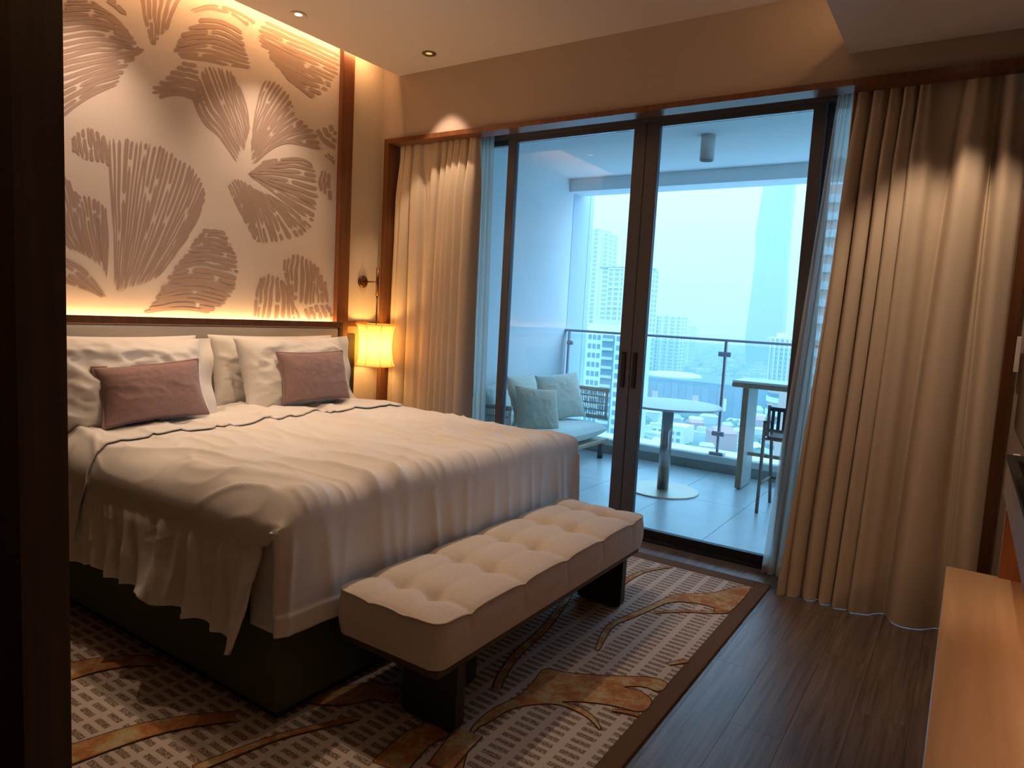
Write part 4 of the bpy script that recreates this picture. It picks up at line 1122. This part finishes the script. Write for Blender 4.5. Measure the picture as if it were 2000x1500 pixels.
# twin slab right of the stile
for (a, b, c_, lab) in ((1240, 1284, 614, 'near slab of the twin hazy towers right of the door stile'), (1286, 1328, 617, 'far slab of the twin hazy towers right of the door stile')):
    t_, x0, x1, z1 = tower('slab_tower', lab, 640, a, b, c_, 22, 'fac_glass2')
    for q_ in (.1, .35, .6, .9): box('facade_fin', x0+(x1-x0)*q_-.5, x0+(x1-x0)*q_+.5, 639, 639.9, ZG, z1+.5, 'concrete', t_)
tower('far_block', 'faint small tower far off in the haze beyond the twin slabs', 1000, 1330, 1351, 636, 25, 'fac_glass2')
# supertall tower, faceted outline
D = 1050
tw = thing('supertall_tower', 'very tall faceted tower fading into the haze', 'building', (hit(1490, 600, 1, D)[0], D+25, ZG))
outl = [(1436, 1520, 900), (1450, 1521, 660), (1461, 1528, 580), (1470, 1532, 505), (1471, 1537, 450), (1486, 1544, 360), (1498, 1552, 250), (1510, 1556, 120)]
vs, fs = [], []
for i, (a, b, py) in enumerate(outl):
    A_, B_ = hit(a, py, 1, D), hit(b, py, 1, D); z = (A_[2]+B_[2])/2 if i else ZG
    dp = 25 + 6*math.sin(i*1.3); mx_ = A_[0]+(B_[0]-A_[0])*(.48+.14*math.sin(i*1.6))
    vs += [(A_[0], D+14, z), (mx_, D, z), (B_[0], D+16, z), (B_[0]-4, D+30+dp, z), (A_[0]+4, D+30+dp, z)]
for i in range(len(outl)-1):
    for k in range(5): fs.append((i*5+k, i*5+(k+1) % 5, (i+1)*5+(k+1) % 5, (i+1)*5+k))
fs.append(tuple((len(outl)-1)*5+k for k in range(5)))
link_mesh('tower_shaft', vs, fs, 'hazeglass', tw)
# crowned white tower
t_, x0, x1, z1 = tower('crowned_tower', 'white tower with a stepped crown right of the balustrade post', 520, 1503, 1545, 662, 18, 'fac_low')
box('crown', x0+(x1-x0)*.28, x0+(x1-x0)*.72, 523, 534, z1+.05, z1+4.2, 'whitecity', t_); box('crown_base', x0-.8, x1-4, 519, 536, z1+.02, z1+1.0, 'whitecity', t_)
for q_ in (.08, .3, .52, .74, .95): box('facade_fin', x0+(x1-x0)*q_-.5, x0+(x1-x0)*q_+.5, 518.8, 519.95, ZG, z1, 'whitecity', t_)
# banded tower behind the right sheer
D = 150
t_, x0, x1, z1 = tower('banded_tower', 'pale banded tower behind the right-hand sheer curtain', D, 1592, 1680, 360, 18, 'salmon')
nb = int((z1-ZG)/3.4)
for k in range(nb): box('floor_band', x0-.4, x1+.4, D-.6, D+18.4, ZG+k*3.4+1.6, ZG+k*3.4+3.2, 'whitecity', t_)
# curved striped block
D = 185
cx0, cx1, cz = bx(D, 1488, 1600, 758)
cb = thing('curved_block', 'salmon block with curved white balcony bands below the bar counter', 'building', ((cx0+cx1)/2, D+10, ZG))
rr = (cx1-cx0)/2; cc = ((cx0+cx1)/2, D+rr)
def arc_slab(r, z0, z1, name, mat, parent, n=28):
    lathe(name, [(.01, z0), (r, z0), (r, z1), (.01, z1)], (cc[0], cc[1], 0), mat, parent, n, cap=False, smooth=False)
arc_slab(rr*.96, ZG, cz-1, 'core', 'salmon', cb)
k = 0; z = cz-1.0
while z > ZG+2:
    arc_slab(rr*.985, z-2.0, z-.9, 'window_band', 'cityglass', cb); arc_slab(rr*1.02, z-3.3, z-2.01, 'balcony_band', 'whitecity', cb); z -= 3.4
arc_slab(rr*1.0, cz-.9, cz, 'roof_rim', 'concrete', cb)
for a in (-1.75, -1.35): box('pier', cc[0]+rr*math.cos(a)-1, cc[0]+rr*math.cos(a)+1, cc[1]+rr*math.sin(a)-1.3, cc[1]+rr*math.sin(a)+.5, ZG, cz-1, 'salmon', cb)
t_, x0, x1, z1 = tower('salmon_block', 'small salmon block behind the curved building', 300, 1541, 1575, 703, 12, 'salmon')
box('roof_rim', x0-.4, x1+.4, 299.6, 312.4, z1+.02, z1+.8, 'concrete', t_)
# mall
D = 440
t_, x0, x1, z1 = tower('shopping_mall', 'wide blue-grey mall building below the round table', D, 1215, 1452, 742, 70, 'bluegrey')
for k in range(16): box('cladding_panel', x0+(x1-x0)*k/16+.3, x0+(x1-x0)*(k+1)/16-.3, D-.5, D-.02, ZG+4, z1-1-(k % 3)*1.2, ['bluegrey', 'hazeglass'][k % 2], t_)
for (a, mt_n) in ((.28, 'salmon'), (.62, 'salmon'), (.84, 'cream')): box('sign_panel', x0+(x1-x0)*a, x0+(x1-x0)*a+4, D-.9, D-.55, z1-17, z1-9, mt_n, t_)
lathe('dome', [(20, z1+.02), (19, z1+1.2), (13, z1+2.2), (.1, z1+2.6)], (x0+(x1-x0)*.30, D+32, 0), 'whitecity', t_, 28, cap=False)
box('roof_sign', x0+(x1-x0)*.50, x0+(x1-x0)*.78, D-6, D-1, ZG+8, ZG+10, 'roof_red', t_)
# cream and white blocks in the foreground town
for (a, b, c_, D_, dep, mt_n, lab) in ((1270, 1336, 832, 335, 16, 'cream', 'cream office block seen behind the round table column'), (1348, 1404, 848, 372, 14, 'whitecity', 'white stepped building left of the balustrade post'), (1248, 1282, 846, 312, 10, 'whitecity', 'low white building at the door stile below the round table'), (1252, 1268, 806, 470, 14, 'fac_low', 'small block between the door stile and the mall')):
    t_, x0, x1, z1 = tower('office_block', lab, D_, a, b, c_, dep, mt_n)
    box('parapet', x0-.3, x1+.3, D_-.3, D_+.3, z1+.01, z1+.9, mt_n, t_)
    box('roof_plant', x0+(x1-x0)*.15, x0+(x1-x0)*.4, D_+3, D_+8, z1+.01, z1+3, 'concrete', t_)
    for k in range(4):
        for j in range(5):
            box('window', x0+(x1-x0)*(.08+.18*j), x0+(x1-x0)*(.19+.18*j), D_-.15, D_-.01, z1-4-3.6*k, z1-2.2-3.6*k, 'cityglass', t_)
# low-rise town
house = []
for mt_n, hh in (('whitecity', 1), ('concrete', 1), ('roofs', 1), ('roof_red', 1)):
    bm = bmesh.new(); bm_box(bm, -.5, .5, -.5, .5, 0, .75)
    vs = [bm.verts.new(p) for p in ((-.54, -.54, .75), (.54, -.54, .75), (.54, .54, .75), (-.54, .54, .75), (-.4, 0, 1), (.4, 0, 1))]
    for f in ((0, 1, 5, 4), (2, 3, 4, 5), (1, 2, 5), (3, 0, 4)): bm.faces.new([vs[i] for i in f])
    bm.verts.index_update(); me = bpy.data.meshes.new('house'); bmesh.ops.recalc_face_normals(bm, faces=bm.faces); bm.to_mesh(me); bm.free(); me.materials.append(M[mt_n]); house.append(me)
r2 = random.Random(3); cnt = 0
rest_v, rest_f = [], []
tree_v, tree_f = [], []
taken = []
for o_ in list(COL.objects):
    if o_.get('category') == 'building':
        xs_ = []; ys_ = []
        for c_ in o_.children:
            b_ = [Vector(q_)+c_.location+o_.location for q_ in c_.bound_box]; xs_ += [q_.x for q_ in b_]; ys_ += [q_.y for q_ in b_]
        taken.append((min(xs_)-2, max(xs_)+2, min(ys_)-2, max(ys_)+2))
def free(x, y, hw_, hd_):
    for (a_, b_, c_, d_) in taken:
        if x+hw_ > a_ and x-hw_ < b_ and y+hd_ > c_ and y-hd_ < d_: return False
    taken.append((x-hw_, x+hw_, y-hd_, y+hd_)); return True
for k in range(3400):
    D = 300+1500*r2.random()**1.7; px = 1175+405*r2.random()
    if k < 1300: D = 285+330*r2.random(); px = 1240+340*r2.random()
    p = hit(px, 700, 1, D); w_, d_, h_ = 5+r2.random()*9, 5+r2.random()*8, 4+r2.random()*7+(12*r2.random() if r2.random() < .12 else 0)
    isT = r2.random() < .28; rad = 4+4*r2.random(); ex_ = 7 if isT else max(w_, d_)*.62
    if not free(p[0], D, ex_, ex_): continue
    if isT:
        for q in range(3):
            c_ = (p[0]+r2.uniform(-5, 5), D+r2.uniform(-5, 5), ZG+rad*.5); b0 = len(tree_v)
            for (i_, ring) in enumerate(((0.0, 1.0), (.8, .55), (1.0, 0.0), (.75, -.5), (.3, -.6))):
                for a in range(7): tree_v.append((c_[0]+rad*ring[0]*math.cos(a*.9+i_)*(.8+.4*r2.random()), c_[1]+rad*ring[0]*math.sin(a*.9+i_)*(.8+.4*r2.random()), c_[2]+rad*ring[1]*(.8+.3*r2.random())))
            for i_ in range(4):
                for a in range(7): tree_f.append((b0+i_*7+a, b0+i_*7+(a+1) % 7, b0+(i_+1)*7+(a+1) % 7, b0+(i_+1)*7+a))
    elif D < 620 and cnt < 240 and 1240 < px < 1580:
        o = bpy.data.objects.new('house', house[r2.choice((0, 0, 1, 1, 2, 3))]); COL.objects.link(o)
        o.location = (p[0], D, ZG); o.scale = (w_, d_, h_); o.rotation_euler.z = r2.choice((.1, .35, .7))
        tag(o, 'small low-rise house in the hazy town beyond the balustrade', 'house', 'low-rise houses in the town below'); cnt += 1
    else:
        b0 = len(rest_v)
        for (sx, sy) in ((-1, -1), (1, -1), (1, 1), (-1, 1)):
            rest_v.append((p[0]+sx*w_/2, D+sy*d_/2, ZG))
        for (sx, sy) in ((-1, -1), (1, -1), (1, 1), (-1, 1)): rest_v.append((p[0]+sx*w_/2, D+sy*d_/2, ZG+h_))
        rest_f += [(b0, b0+1, b0+5, b0+4), (b0+1, b0+2, b0+6, b0+5), (b0+2, b0+3, b0+7, b0+6), (b0+3, b0, b0+4, b0+7), (b0+4, b0+5, b0+6, b0+7)]
o = tag(link_mesh('distant_rooftops', rest_v, rest_f, 'fac_low'), 'distant carpet of rooftops fading into the haze', 'rooftops'); o['kind'] = 'stuff'
o = tag(link_mesh('street_trees', tree_v, tree_f, 'greenery', None, True), 'green tree canopies scattered between the town roofs', 'trees'); o['kind'] = 'stuff'
# haze: a real scattering volume that fills the air over the town
hz = bpy.data.materials.new('haze'); hz.use_nodes = True; nt = hz.node_tree; nt.nodes.clear()
ho = N(nt, 'ShaderNodeOutputMaterial'); hv = N(nt, 'ShaderNodeVolumeScatter'); hv.inputs['Density'].default_value = .0014
hv.inputs['Color'].default_value = (.52, .86, 1.0, 1); hv.inputs['Anisotropy'].default_value = 0.0
L(nt, hv.outputs[0], ho.inputs['Volume'])
haze = box('haze', -3800, 2800, 62, 2300, ZG-1, 260, hz)
tag(haze, 'blue morning haze hanging over the town and towers', 'haze'); haze['kind'] = 'stuff'
